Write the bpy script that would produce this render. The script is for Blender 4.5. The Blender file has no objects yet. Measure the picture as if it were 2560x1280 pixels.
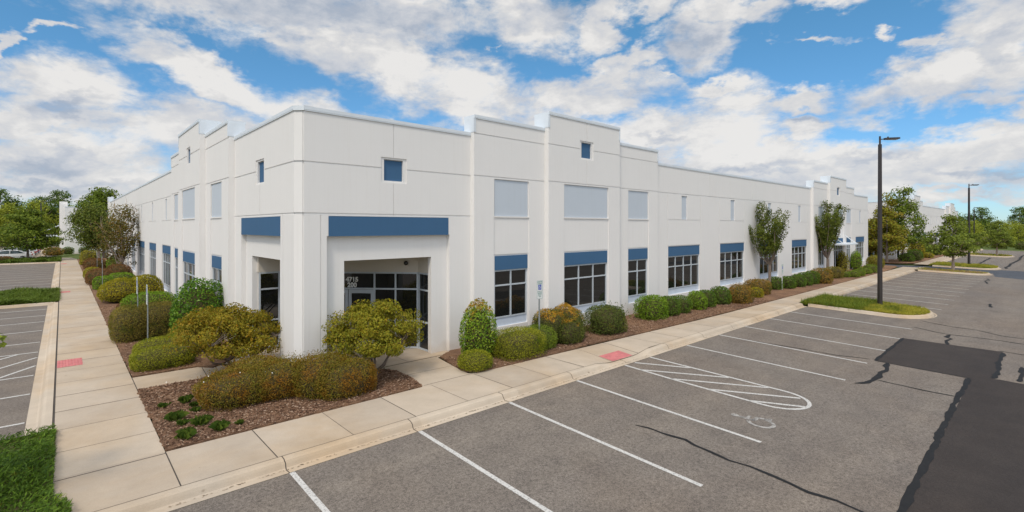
import bpy, bmesh, math, random
import numpy as np
from mathutils import Vector, Matrix
from mathutils.geometry import tessellate_polygon
R = math.radians
scene = bpy.context.scene
col = scene.collection
# ------------------------------------------------------------------ camera
cam_d = bpy.data.cameras.new('camera'); cam = bpy.data.objects.new('camera', cam_d); col.objects.link(cam)
cam.location = (0, 0, 4.64)
cam.rotation_euler = (R(90), 0, R(-42.3))
cam_d.sensor_width = 36; cam_d.lens = 36*1236/2560
cam_d.shift_y = -73/2560
cam_d.clip_start = .1; cam_d.clip_end = 3000
scene.camera = cam
# ------------------------------------------------------------------ exposure
scene.view_settings.view_transform = 'Standard'
scene.view_settings.look = 'None'
scene.view_settings.gamma = 1
scene.view_settings.exposure = -0.02
scene.cycles.max_bounces = 6
scene.cycles.transparent_max_bounces = 8
# ------------------------------------------------------------------ sun
SUN_AZ, SUN_EL = -119, 54            # azimuth from +Y towards +X of the place the light comes from
sd = bpy.data.lights.new('sun', 'SUN'); sun = bpy.data.objects.new('sun', sd); col.objects.link(sun)
sd.energy = 2.0; sd.angle = R(10); sd.color = (1, .90, .76)
sv = Vector((math.sin(R(SUN_AZ))*math.cos(R(SUN_EL)), math.cos(R(SUN_AZ))*math.cos(R(SUN_EL)), math.sin(R(SUN_EL))))
sun.rotation_euler = sv.to_track_quat('Z', 'Y').to_euler()
# ------------------------------------------------------------------ sky and clouds (world directions only)
CL = [(15.3, 21.5, 17.6, 2.7, 4.0), (29.5, 22.0, 11.9, 3.1, 4.0), (44.6, 22.3, 6.5, 3.6, -1.0), (52.4, 22.0, 2.7, 4.0, -30.0), (58.1, 23.1, 3.8, 1.7, 3.0), (62.7, 19.7, 3.9, 3.5, -7.0), (67.1, 21.5, 4.3, 1.6, -9.0), (74.2, 21.3, 4.4, 1.0, -12.0), (86.5, 16.7, 4.0, 4.0, -15.0), (82.4, 12.3, 8.8, 2.1, 10.0), (87.4, 12.5, 2.8, 3.4, -12.0), (40.4, 19.7, 0.8, 0.3, 1.0), (-1.4, 16.2, 1.8, 0.4, 14.0), (-3.7, 14.1, 0.8, 1.5, 14.0), (0.4, 11.5, 5.5, 3.0, 10.0), (-2.3, 9.1, 3.6, 1.6, 9.0), (10.7, 14.2, 10.7, 2.1, -24.0), (24.4, 10.3, 12.4, 3.0, -12.0), (17.2, 18.9, 2.7, 1.1, 8.0), (26.5, 18.0, 13.9, 3.1, -5.0), (36.3, 15.2, 14.9, 4.1, -12.0), (51.5, 15.1, 10.4, 2.6, -2.0), (55.1, 17.4, 6.0, 1.5, 15.0), (47.8, 10.8, 11.0, 2.7, -11.0), (64.7, 10.1, 7.5, 4.6, -4.0), (58.5, 10.0, 4.3, 3.0, -3.0), (72.9, 9.8, 3.1, 1.6, -6.0), (68.2, 6.9, 9.8, 2.5, -3.0), (64.3, 14.2, 3.6, 1.0, -5.0), (59.0, 15.9, 2.6, 0.6, -5.0), (73.2, 18.0, 2.8, 0.4, -10.0), (79.4, 17.1, 0.8, 0.4, -12.0), (82.9, 16.2, 1.3, 0.8, 12.0), (-0.1, 5.7, 10.2, 3.7, 5.0), (8.4, 9.0, 10.4, 3.4, -6.0), (5.3, 3.6, 14.9, 1.8, 3.0), (80.4, 6.1, 11.0, 1.8, -5.0), (85.7, 6.6, 4.9, 1.7, 7.0), (79.0, 4.2, 15.0, 1.7, -3.0), (72.5, 12.5, 4.2, 1.1, -7.0), (87.9, 8.6, 1.4, 0.8, -9.0), (86.5, 10.1, 3.6, 1.3, -3.0), (83.2, 2.3, 8.0, 0.7, -2.0), (61.1, 6.4, 16.6, 2.6, -2.0), (25.2, 6.5, 21.0, 4.8, 2.0), (38.6, 6.3, 22.8, 3.7, 0.0)]
DK = [(23.1, 21.7, 14.4, 2.3, 3.0), (-1.1, 5.4, 2.9, 1.5, 5.0), (67.1, 5.8, 8.4, 0.7, -3.0), (-0.1, 3.3, 6.3, 0.5, 3.0), (45.5, 23.1, 4.2, 2.0, -1.0), (86.5, 14.5, 2.4, 1.9, 41.0), (17.2, 21.8, 12.4, 1.1, 2.0), (79.0, 6.7, 4.4, 0.7, 14.0), (72.5, 10.6, 2.8, 0.5, -6.0), (58.5, 9.6, 3.4, 0.6, -3.0), (-0.1, 10.6, 3.4, 0.9, 33.0), (85.7, 4.6, 4.9, 0.7, -4.0), (61.9, 18.8, 2.9, 2.3, -6.0)]
BT = [(64.7, 10.9, 7.1, 4.1, 0), (58.5, 10.4, 3.8, 2.2, 0), (0.6, 12.5, 4.4, 1.6, 0), (14.9, 18.5, 2.2, 0.9, 0), (36.3, 16.5, 11.8, 2.5, 0), (80.4, 12.6, 5.8, 1.0, 0), (73.2, 9.7, 2.4, 1.0, 0), (9.4, 14.4, 6.5, 1.5, 0), (5.3, 8.2, 7.4, 1.8, 0)]
def build_world():
    w = bpy.data.worlds.new('World'); scene.world = w; w.use_nodes = True
    nt = w.node_tree; nt.nodes.clear(); N = nt.nodes.new; L = nt.links.new
    out = N('ShaderNodeOutputWorld')
    sky = N('ShaderNodeTexSky'); sky.sky_type = 'NISHITA'; sky.sun_disc = False
    sky.sun_elevation = R(SUN_EL); sky.sun_rotation = R(SUN_AZ)
    sky.air_density = 1.0; sky.dust_density = .1; sky.ozone_density = 2.5
    def m(op, a, b=None, c=None, clamp=False):
        n = N('ShaderNodeMath'); n.operation = op; n.use_clamp = clamp
        for i, v in enumerate((a, b, c)):
            if v is None: continue
            if isinstance(v, (int, float)): n.inputs[i].default_value = v
            else: L(v, n.inputs[i])
        return n.outputs[0]
    tc = N('ShaderNodeTexCoord'); sep = N('ShaderNodeSeparateXYZ'); L(tc.outputs['Generated'], sep.inputs[0])
    x, y, z = sep.outputs
    az = m('MULTIPLY', m('ARCTAN2', x, y), 57.2958)
    el = m('MULTIPLY', m('ARCSINE', z), 57.2958)
    zz = m('ADD', m('MAXIMUM', z, 0.0), .05)
    P = N('ShaderNodeCombineXYZ'); L(m('DIVIDE', x, zz), P.inputs[0]); L(m('DIVIDE', y, zz), P.inputs[1])
    def noise(vec, scale, det, rough, dist=0.0, off=None):
        n = N('ShaderNodeTexNoise'); n.inputs['Scale'].default_value = scale
        n.inputs['Detail'].default_value = det; n.inputs['Roughness'].default_value = rough
        n.inputs['Distortion'].default_value = dist
        if off:
            mp = N('ShaderNodeMapping'); mp.inputs['Location'].default_value = off; L(vec, mp.inputs['Vector']); vec = mp.outputs[0]
        L(vec, n.inputs['Vector']); return n
    AE = N('ShaderNodeCombineXYZ'); L(az, AE.inputs[0]); L(el, AE.inputs[1])
    # isotropic puffs and streaks: blend angular-space noise with plane-projected noise
    st = N('ShaderNodeMapping'); st.inputs['Scale'].default_value = (.125, .225, 1); L(AE.outputs[0], st.inputs['Vector'])
    n1 = noise(st.outputs[0], 1.0, 10, .62, .35).outputs['Fac']
    n2 = noise(P.outputs[0], 1.3, 10, .6, .2).outputs['Fac']
    n3 = noise(st.outputs[0], 2.6, 9, .66, .15, (9.0, 4.0, 0)).outputs['Fac']
    nn = m('ADD', m('ADD', m('MULTIPLY', n1, .60), m('MULTIPLY', n2, .12)), m('MULTIPLY', n3, .28))
    warp = noise(st.outputs[0], 1.7, 5, .6, 0.0, (3.1, 7.7, 0)).outputs['Color']
    wv = N('ShaderNodeVectorMath'); wv.operation = 'MULTIPLY_ADD'; L(warp, wv.inputs[0])
    wv.inputs[1].default_value = (9, 6.5, 0); wv.inputs[2].default_value = (-4.5, -3.25, 0)
    AW = N('ShaderNodeVectorMath'); AW.operation = 'ADD'; L(AE.outputs[0], AW.inputs[0]); L(wv.outputs[0], AW.inputs[1])
    def blobs(lst):
        acc = None
        for a, e, ra, rb, rot in lst:
            mp = N('ShaderNodeMapping'); mp.vector_type = 'TEXTURE'
            mp.inputs['Location'].default_value = (a, e, 0); mp.inputs['Rotation'].default_value = (0, 0, R(rot))
            mp.inputs['Scale'].default_value = (ra, rb, 1); L(AW.outputs[0], mp.inputs['Vector'])
            ln = N('ShaderNodeVectorMath'); ln.operation = 'LENGTH'; L(mp.outputs[0], ln.inputs[0])
            v = m('MULTIPLY', m('SUBTRACT', 1.15, ln.outputs['Value']), min(1.0, .45+.35*rb))
            acc = v if acc is None else m('SMOOTH_MAX', acc, v, .15)
        return acc
    f = m('MINIMUM', blobs(CL), .68)
    # away from the listed clouds (behind the camera) broken cloud everywhere
    away = m('MULTIPLY', m('GREATER_THAN', m('ABSOLUTE', m('SUBTRACT', az, 42.0)), 62.0), 1.0)
    up = m('GREATER_THAN', el, 34.0)
    f = m('ADD', f, m('MULTIPLY', m('MAXIMUM', away, up), m('SUBTRACT', .42, f)))
    d = m('ADD', f, m('MULTIPLY', m('SUBTRACT', nn, .5), 2.5))
    mr = N('ShaderNodeMapRange'); mr.interpolation_type = 'SMOOTHSTEP'; L(d, mr.inputs['Value'])
    mr.inputs['From Min'].default_value = -.08; mr.inputs['From Max'].default_value = .66
    mask = m('MULTIPLY', mr.outputs[0], .97)
    # cloud brightness: lit tops, grey undersides
    sh1 = noise(st.outputs[0], 1.15, 8, .6, .3, (.0, .28, 0)).outputs['Fac']
    sh2 = noise(st.outputs[0], 4.2, 7, .62, .4, (5.0, 1.0, 0)).outputs['Fac']
    dk = m('MAXIMUM', m('MINIMUM', blobs(DK), .6), 0.0)
    br = m('SUBTRACT', m('ADD', .70, m('MULTIPLY', m('SUBTRACT', n1, sh1), 1.6)), m('MULTIPLY', dk, .75))
    br = m('ADD', br, m('MULTIPLY', m('SUBTRACT', sh2, .5), .5))
    br = m('ADD', br, m('MULTIPLY', m('MAXIMUM', m('MINIMUM', blobs(BT), .8), 0.0), .32))
    ramp = N('ShaderNodeValToRGB'); L(br, ramp.inputs[0])
    cr = ramp.color_ramp; cr.elements[0].position = .1; cr.elements[0].color = (.46, .52, .62, 1)
    cr.elements[1].position = .95; cr.elements[1].color = (.93, .91, .885, 1)
    e = cr.elements.new(.5); e.color = (.68, .70, .745, 1)
    e = cr.elements.new(.72); e.color = (.79, .785, .785, 1)
    bs = N('ShaderNodeBackground'); bs.inputs[1].default_value = .10
    tint = N('ShaderNodeMix'); tint.data_type = 'RGBA'; tint.blend_type = 'MULTIPLY'; tint.inputs[0].default_value = 1
    L(sky.outputs[0], tint.inputs[6]); tg = N('ShaderNodeValToRGB'); L(m('DIVIDE', el, 30.0, None, True), tg.inputs[0]); tg.color_ramp.elements[0].color = (.66, .93, 1.30, 1); tg.color_ramp.elements[1].position = .8; tg.color_ramp.elements[1].color = (.72, 1.3, 1.38, 1)
    L(tg.outputs[0], tint.inputs[7])
    L(tint.outputs[2], bs.inputs[0])
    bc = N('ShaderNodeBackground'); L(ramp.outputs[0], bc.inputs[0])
    # cloud boosted overhead and towards the veiled sun, added to raise the ambient light
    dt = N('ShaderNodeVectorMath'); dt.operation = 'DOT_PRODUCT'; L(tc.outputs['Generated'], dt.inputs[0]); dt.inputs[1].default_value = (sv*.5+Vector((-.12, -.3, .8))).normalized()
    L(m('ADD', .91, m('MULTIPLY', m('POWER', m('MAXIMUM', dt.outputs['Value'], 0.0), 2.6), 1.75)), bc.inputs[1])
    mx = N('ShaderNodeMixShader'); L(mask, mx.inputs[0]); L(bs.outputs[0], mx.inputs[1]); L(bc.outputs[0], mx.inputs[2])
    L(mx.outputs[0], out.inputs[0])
    w.cycles.sampling_method = 'MANUAL'; w.cycles.sample_map_resolution = 512
build_world()
# ------------------------------------------------------------------ object helpers
def tag(o, label=None, cat=None, group=None, kind=None):
    if label: o['label'] = label
    if cat: o['category'] = cat
    if group: o['group'] = group
    if kind: o['kind'] = kind
    return o
def empty(name, loc=(0, 0, 0), rz=0):
    o = bpy.data.objects.new(name, None); col.objects.link(o); o.location = loc; o.rotation_euler = (0, 0, rz)
    o.empty_display_size = .2
    return o
def link(name, me, mat=None, parent=None):
    o = bpy.data.objects.new(name, me); col.objects.link(o)
    if mat is not None and not me.materials:
        for mm in (mat if isinstance(mat, (list, tuple)) else [mat]): me.materials.append(mm)
    if parent: o.parent = parent
    return o
def children(o): return [c for c in bpy.data.objects if c.parent == o]
def copy_tree(o, parent=None):
    c = o.copy(); col.objects.link(c); c.parent = parent
    for ch in kids.get(o.name, None) or children(o): copy_tree(ch, c)
    return c
kids = {}
class MB:
    'collects polygons, built as one mesh'
    def __init__(s): s.v = []; s.f = []; s.mi = []; s.k = 0
    def poly(s, pts, mi=None):
        n = len(s.v); s.v += [tuple(p) for p in pts]; s.f.append(list(range(n, n+len(pts)))); s.mi.append(s.k if mi is None else mi)
    def box(s, x0, y0, z0, x1, y1, z1, M=None):
        c = [(x0, y0, z0), (x1, y0, z0), (x1, y1, z0), (x0, y1, z0), (x0, y0, z1), (x1, y0, z1), (x1, y1, z1), (x0, y1, z1)]
        if M: c = [M(*p) for p in c]
        n = len(s.v); s.v += [tuple(p) for p in c]
        for q in ((0, 3, 2, 1), (4, 5, 6, 7), (0, 1, 5, 4), (1, 2, 6, 5), (2, 3, 7, 6), (3, 0, 4, 7)):
            s.f.append([n+i for i in q]); s.mi.append(s.k)
    def tube(s, pts, radii, seg=8, caps=True):
        pts = [Vector(p) for p in pts]; n0 = len(s.v)
        if not isinstance(radii, (list, tuple)): radii = [radii]*len(pts)
        up = None
        for i, p in enumerate(pts):
            t = (pts[min(i+1, len(pts)-1)]-pts[max(i-1, 0)]).normalized()
            if up is None:
                a = Vector((0, 0, 1)) if abs(t.z) < .9 else Vector((1, 0, 0)); up = (a-t*a.dot(t)).normalized()
            else:
                up = (up-t*up.dot(t)); up = up.normalized() if up.length > 1e-5 else t.orthogonal().normalized()
            b = t.cross(up)
            for k in range(seg):
                a = 2*math.pi*k/seg; s.v.append(tuple(p+(up*math.cos(a)+b*math.sin(a))*radii[i]))
        for i in range(len(pts)-1):
            for k in range(seg):
                a = n0+i*seg+k; b2 = n0+i*seg+(k+1) % seg
                s.f.append([a, b2, b2+seg, a+seg]); s.mi.append(s.k)
        if caps:
            s.f.append([n0+k for k in range(seg)][::-1]); s.mi.append(s.k)
            e = n0+(len(pts)-1)*seg; s.f.append([e+k for k in range(seg)]); s.mi.append(s.k)
    def flat(s, pts2, z, thick=0):
        'filled polygon of any outline, at height z (a number or a function of x, y)'
        zf = z if callable(z) else (lambda x, y: z)
        tri = tessellate_polygon([[Vector((x, y, 0)) for x, y in pts2]])
        n = len(s.v); s.v += [(x, y, zf(x, y)) for x, y in pts2]
        for t in tri:
            a, b, c = t; A, B, C = (Vector(pts2[i]) for i in t)
            if (B-A).cross(C-A) < 0: a, c = c, a
            s.f.append([n+a, n+b, n+c]); s.mi.append(s.k)
        if thick:
            m_ = len(pts2); area = sum(pts2[i][0]*pts2[(i+1) % m_][1]-pts2[(i+1) % m_][0]*pts2[i][1] for i in range(m_))
            for i in range(m_):
                a, b = pts2[i], pts2[(i+1) % m_]
                if area < 0: a, b = b, a
                s.poly([(a[0], a[1], zf(*a)-thick), (b[0], b[1], zf(*b)-thick), (b[0], b[1], zf(*b)), (a[0], a[1], zf(*a))])
    def mesh(s, name, smooth=False, recalc=False):
        me = bpy.data.meshes.new(name); me.from_pydata(s.v, [], s.f)
        me.polygons.foreach_set('material_index', s.mi)
        if smooth: me.polygons.foreach_set('use_smooth', [True]*len(s.f))
        if recalc:
            bm = bmesh.new(); bm.from_mesh(me); bmesh.ops.remove_doubles(bm, verts=bm.verts, dist=1e-5)
            bmesh.ops.recalc_face_normals(bm, faces=bm.faces); bm.to_mesh(me); bm.free()
        me.update(); return me
    def build(s, name, mat, parent=None, smooth=False, recalc=False):
        return link(name, s.mesh(name, smooth, recalc), mat, parent)
# ------------------------------------------------------------------ materials
MATS = {}
class NB:
    def __init__(s, name):
        s.m = bpy.data.materials.new(name); s.m.use_nodes = True; s.nt = s.m.node_tree
        s.b = s.nt.nodes['Principled BSDF']; s.out = s.nt.nodes['Material Output']
        s.tc = None
    def n(s, t): return s.nt.nodes.new(t)
    def l(s, a, b): s.nt.links.new(a, b)
    def coord(s, kind='Object', scale=None):
        if not s.tc: s.tc = s.n('ShaderNodeTexCoord')
        v = s.tc.outputs[kind]
        if scale:
            mp = s.n('ShaderNodeMapping'); mp.inputs['Scale'].default_value = scale; s.l(v, mp.inputs[0]); v = mp.outputs[0]
        return v
    def noise(s, scale, det=4, rough=.5, vec=None, dist=0, out='Fac'):
        n = s.n('ShaderNodeTexNoise'); n.inputs['Scale'].default_value = scale; n.inputs['Detail'].default_value = det
        n.inputs['Roughness'].default_value = rough; n.inputs['Distortion'].default_value = dist
        s.l(vec if vec is not None else s.coord(), n.inputs['Vector']); return n.outputs[out]
    def ramp(s, fac, stops, interp='LINEAR'):
        r = s.n('ShaderNodeValToRGB'); s.l(fac, r.inputs[0]); cr = r.color_ramp; cr.interpolation = interp
        while len(cr.elements) > 1: cr.elements.remove(cr.elements[-1])
        cr.elements[0].position = stops[0][0]; cr.elements[0].color = rgba(stops[0][1])
        for p, c in stops[1:]:
            e = cr.elements.new(p); e.color = rgba(c)
        return r.outputs[0]
    def mix(s, fac, a, b, mode='MIX'):
        n = s.n('ShaderNodeMix'); n.data_type = 'RGBA'; n.blend_type = mode
        for i, v in ((0, fac), (6, a), (7, b)):
            if isinstance(v, (int, float)): n.inputs[i].default_value = v
            elif isinstance(v, tuple): n.inputs[i].default_value = rgba(v)
            else: s.l(v, n.inputs[i])
        return n.outputs[2]
    def math(s, op, a, b=0.0, clamp=False):
        n = s.n('ShaderNodeMath'); n.operation = op; n.use_clamp = clamp
        for i, v in ((0, a), (1, b)):
            if isinstance(v, (int, float)): n.inputs[i].default_value = v
            else: s.l(v, n.inputs[i])
        return n.outputs[0]
    def bump(s, h, strength=.3, dist=.01):
        n = s.n('ShaderNodeBump'); n.inputs['Strength'].default_value = strength; n.inputs['Distance'].default_value = dist
        s.l(h, n.inputs['Height']); s.l(n.outputs[0], s.b.inputs['Normal'])
    def base(s, c, rough=.6, spec=.5, metal=0):
        if isinstance(c, tuple): s.b.inputs['Base Color'].default_value = rgba(c)
        else: s.l(c, s.b.inputs['Base Color'])
        s.b.inputs['Roughness'].default_value = rough; s.b.inputs['Specular IOR Level'].default_value = spec
        s.b.inputs['Metallic'].default_value = metal
        return s.m
def rgba(c): return tuple(c)+((1,) if len(c) == 3 else ())
def simple(name, c, rough=.6, spec=.5, metal=0, var=.08, scale=3.):
    b = NB(name)
    if var:
        f = b.noise(scale, 5, .6)
        c2 = b.ramp(f, [(.3, tuple(x*(1-var) for x in c)), (.7, tuple(min(1, x*(1+var)) for x in c))])
    else: c2 = c
    return b.base(c2, rough, spec, metal)
def wall_mat(name, c, dirt=.5):
    b = NB(name)
    f = b.noise(.6, 4, .6)
    base = b.ramp(f, [(.3, tuple(x*.975 for x in c)), (.7, c)])
    # rain streaks: noise stretched vertically
    st = b.noise(1.0, 6, .65, b.coord('Object', (9, 9, .35)))
    streak = b.ramp(st, [(.5, (1, 1, 1)), (.78, (.9, .885, .86))])
    c2 = b.mix(dirt, base, b.mix(1.0, base, streak, 'MULTIPLY'))
    # soil splash close to the ground
    sp = b.n('ShaderNodeSeparateXYZ'); b.l(b.coord('Object'), sp.inputs[0])
    h = b.math('ADD', sp.outputs[2], b.math('MULTIPLY', b.noise(2.3, 5, .6), .55))
    g = b.ramp(h, [(.3, (.80, .73, .66)), (.8, (1, 1, 1))])
    c3 = b.mix(1.0, c2, g, 'MULTIPLY')
    b.bump(b.noise(45, 3, .6), .12, .004)
    return b.base(c3, .75, .3)
M = MATS
M['wall'] = wall_mat('white_painted_concrete', (.785, .77, .755), .35)
M['porch_shade'] = wall_mat('shade_tinted_white_concrete', (.62, .57, .50), .3)  # white porch header and ceiling, with the porch shade put into the colour
M['blue'] = wall_mat('blue_paint', (.050, .128, .245), .4)
M['pale'] = wall_mat('pale_blue_paint', (.53, .585, .65), .3)
M['coping'] = simple('coping_metal', (.68, .73, .78), .5, .5, 0, .04)
M['frame'] = simple('window_frame_metal', (.52, .57, .62), .4, .5, .1, .04)
M['roof'] = simple('roof_membrane', (.5, .5, .49), .8)
M['sill'] = simple('sill_panel_paint', (.56, .63, .73), .6, .4, 0, .05)
def glass_mat():
    b = NB('dark_window_glass'); b.b.inputs['IOR'].default_value = 1.68; b.bump(b.noise(.9, 2, .5), .03, .02)
    return b.base((.010, .011, .011), .012, .5)
M['glass'] = glass_mat()
def asphalt(name, lo, hi, warm, grain=1.0):
    b = NB(name)
    fine = b.noise(55, 3, .8); fine2 = b.noise(17, 4, .75)
    big = b.noise(.16, 5, .6, dist=.6); mid = b.noise(1.1, 6, .65, dist=.3)
    c = b.ramp(b.math('ADD', b.math('MULTIPLY', fine, .6), b.math('MULTIPLY', fine2, .4)), [(.5-.10/grain, lo), (.5, tuple((a+d)/2 for a, d in zip(lo, hi))), (.5+.10/grain, hi)])
    c = b.mix(b.math('MULTIPLY', b.math('SUBTRACT', big, .42, True), 2.2, True), c, b.mix(1.0, c, warm, 'MULTIPLY'))
    tone = b.ramp(mid, [(.25, (.80, .80, .81)), (.75, (1.15, 1.15, 1.14))])
    c = b.mix(1.0, c, tone, 'MULTIPLY')
    # long soft drips and tyre wear in the driving direction
    wear = b.ramp(b.noise(1, 5, .6, b.coord('Object', (.05, .9, 1))), [(.3, (.87, .87, .89)), (.7, (1.10, 1.10, 1.08))])
    c = b.mix(1.0, c, wear, 'MULTIPLY')
    spots = b.ramp(b.noise(2.7, 2, .5, dist=.5), [(.2, (.62, .6, .58)), (.27, (1, 1, 1))])
    c = b.mix(.7, c, b.mix(1.0, c, spots, 'MULTIPLY'))
    b.bump(fine, .5, .006)
    return b.base(c, .85, .25)
M['asphalt'] = asphalt('asphalt', (.083, .071, .062), (.255, .222, .192), (1.04, .95, .86))
M['patch'] = asphalt('dark_asphalt', (.026, .0215, .0195), (.058, .048, .044), (1.05, .97, .9), .6)
M['drive'] = asphalt('dark_drive_asphalt', (.05, .056, .07), (.09, .098, .115), (1.0, .97, .95))
M['seal'] = simple('crack_sealant', (.020, .020, .021), .75, .15, 0, .15, 8)
def concrete(name, c, joints=None, warm=(.93, .85, .74)):
    b = NB(name)
    f = b.noise(1.3, 7, .62, dist=.2)
    cc = b.ramp(f, [(.3, tuple(x*.90 for x in c)), (.7, tuple(x*1.06 for x in c))])
    w = b.ramp(b.noise(.33, 5, .6, dist=.5), [(.42, (1, 1, 1)), (.7, warm)])
    cc = b.mix(1.0, cc, w, 'MULTIPLY')
    sx = b.n('ShaderNodeSeparateXYZ'); b.l(b.coord('Object'), sx.inputs[0])
    left = b.math('GREATER_THAN', sx.outputs[1], 11.95)      # which way the slabs run
    i1 = b.math('FLOOR', b.math('DIVIDE', b.math('SUBTRACT', sx.outputs[0], 3.1), 1.546)); i2 = b.math('FLOOR', b.math('DIVIDE', b.math('SUBTRACT', sx.outputs[1], 11.85), 1.465))
    idx = b.math('ADD', b.math('MULTIPLY', i1, b.math('SUBTRACT', 1.0, left)), b.math('MULTIPLY', b.math('ADD', i2, 77.0), left))
    wn = b.n('ShaderNodeTexWhiteNoise'); wn.noise_dimensions = '1D'; b.l(idx, wn.inputs['W'])
    cc = b.mix(1.0, cc, b.ramp(wn.outputs['Value'], [(0, (.93, .925, .92)), (1, (1.06, 1.055, 1.04))]), 'MULTIPLY')
    g = b.ramp(b.noise(60, 3, .7), [(.3, (.92, .92, .92)), (.7, (1.06, 1.06, 1.06))])
    cc = b.mix(1.0, cc, g, 'MULTIPLY')
    sp = b.ramp(b.noise(5, 1, .5), [(.17, (.62, .58, .55)), (.2, (1, 1, 1))])
    cc = b.mix(.8, cc, b.mix(1.0, cc, sp, 'MULTIPLY'))
    b.bump(b.noise(90, 3, .7), .25, .003)
    return b.base(cc, .85, .25)
M['walk'] = concrete('sidewalk_concrete', (.455, .385, .31))
M['curb'] = concrete('curb_concrete', (.49, .42, .34), warm=(.95, .84, .70))
M['joint'] = simple('dark_joint_gap', (.07, .06, .052), .9, .2)  # dark joint lines laid over slabs and curbs
M['stain'] = simple('curb_dirt', (.22, .165, .115), .9, .2)
def paint_mat():
    b = NB('road_paint'); f = b.noise(26, 4, .75); c = b.ramp(f, [(.38, (.27, .26, .245)), (.5, (.54, .53, .51))])
    return b.base(c, .7, .3)
M['paint'] = paint_mat()
def paint_old():
    b = NB('worn_road_paint'); f = b.noise(9, 5, .75); c = b.ramp(f, [(.44, (.17, .16, .15)), (.56, (.37, .355, .335))])
    return b.base(c, .7, .3)
M['paint_old'] = paint_old()
M['red'] = simple('red_tactile_paving', (.50, .165, .165), .7, .3, 0, .2, 6)
def mulch_mat():
    b = NB('pine_bark_mulch'); f = b.noise(40, 6, .8, b.coord('Object', (1, 1.6, 1)), .8); f2 = b.noise(.8, 4, .6)
    c = b.ramp(f, [(.3, (.085, .050, .034)), (.46, (.19, .115, .074)), (.6, (.29, .185, .122)), (.72, (.38, .26, .185))])
    t = b.ramp(f2, [(.35, (.74, .70, .70)), (.65, (1.18, 1.12, 1.02))])
    b.bump(f, 1.0, .03)
    return b.base(b.mix(1.0, c, t, 'MULTIPLY'), .95, .15)
M['mulch'] = mulch_mat()
def chip_mat():
    b = NB('bark_chips'); g = b.n('ShaderNodeNewGeometry')
    c = b.ramp(g.outputs['Random Per Island'], [(0, (.07, .038, .026)), (.45, (.19, .105, .066)), (.8, (.28, .18, .12)), (.94, (.36, .26, .19))])
    return b.base(c, .9, .2)
M['chips'] = chip_mat()
def grass_ground():
    b = NB('far_grass'); f = b.noise(.25, 6, .7); f2 = b.noise(9, 5, .8)
    c = b.ramp(f, [(.3, (.055, .085, .022)), (.6, (.10, .13, .035)), (.75, (.15, .14, .06))])
    t = b.ramp(f2, [(.3, (.7, .7, .7)), (.7, (1.25, 1.25, 1.2))])
    return b.base(b.mix(1.0, c, t, 'MULTIPLY'), .95, .15)
M['grass_ground'] = grass_ground()
def leaf_mat(name, cols, patch=None, pscale=1.2, pth=(.5, .62), trans=.25, rough=.5, zpatch=None):
    gain = 1.85; g3 = (gain*1.04, gain*.95, gain*.66); cols = [tuple(min(.5, x*k) for x, k in zip(c, g3)) for c in cols]; patch = patch and [tuple(min(.6, x*k) for x, k in zip(c, (1+.6*(gain-1), 1+.6*(gain-1), .6))) for c in patch]
    b = NB(name); g = b.n('ShaderNodeNewGeometry')
    n = len(cols)
    c = b.ramp(g.outputs['Random Per Island'], [(i/(n-1) if n > 1 else 0, k) for i, k in enumerate(cols)])
    big = b.ramp(b.noise(1.1, 3, .6), [(.32, (.78, .80, .78)), (.68, (1.22, 1.18, 1.1))])
    c = b.mix(1.0, c, big, 'MULTIPLY')
    if patch:
        n = len(patch)
        pc = b.ramp(g.outputs['Random Per Island'], [(i/(n-1) if n > 1 else 0, k) for i, k in enumerate(patch)])
        f = b.noise(pscale, 4, .65)
        if zpatch:   # colour that the top growth of the plant carries
            sp = b.n('ShaderNodeSeparateXYZ'); b.l(b.coord('Object'), sp.inputs[0])
            f = b.math('ADD', f, b.math('MULTIPLY', b.math('SUBTRACT', sp.outputs[2], zpatch[0]), zpatch[1]))
        mr = b.n('ShaderNodeMapRange'); b.l(f, mr.inputs[0]); mr.inputs[1].default_value = pth[0]; mr.inputs[2].default_value = pth[1]
        c = b.mix(mr.outputs[0], c, pc)
    b.base(c, rough, .12)
    tr = b.n('ShaderNodeBsdfTranslucent'); b.l(c, tr.inputs[0])
    mx = b.n('ShaderNodeMixShader'); mx.inputs[0].default_value = trans
    b.l(b.b.outputs[0], mx.inputs[1]); b.l(tr.outputs[0], mx.inputs[2]); b.l(mx.outputs[0], b.out.inputs[0])
    return b.m
M['bark'] = simple('grey_bark', (.20, .16, .13), .9, .2, 0, .3, 9)
M['bark_pale'] = simple('pale_bark', (.42, .33, .27), .9, .2, 0, .3, 9)
M['twig'] = simple('inner_twigs', (.075, .062, .032), .95, .1, 0, .3, 12)
L_ = leaf_mat
M['lf_abelia'] = L_('abelia_leaves', [(.075, .075, .014), (.12, .088, .020), (.10, .115, .018), (.17, .10, .028)], [(.17, .075, .022), (.22, .105, .034), (.14, .068, .018)], 1.6, (.47, .62))
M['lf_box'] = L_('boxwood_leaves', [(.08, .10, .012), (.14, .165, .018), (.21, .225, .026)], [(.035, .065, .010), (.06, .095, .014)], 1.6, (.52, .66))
M['lf_boxd'] = L_('boxwood_leaves_deep_green', [(.05, .095, .018), (.09, .14, .022), (.13, .17, .03)])  # darker green boxwood leaves, worn by whole shrubs
M['lf_hedge'] = L_('brown_green_hedge_leaves', [(.10, .095, .028), (.15, .12, .036), (.075, .095, .025)], [(.045, .06, .016), (.07, .08, .02)], 1.3, (.5, .62))
M['lf_magnolia'] = L_('glossy_broad_leaves', [(.022, .070, .010), (.045, .115, .015), (.085, .155, .024), (.035, .09, .013)], [(.15, .20, .04), (.07, .14, .022)], 1.8, (.58, .66), .2, .3)
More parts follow.
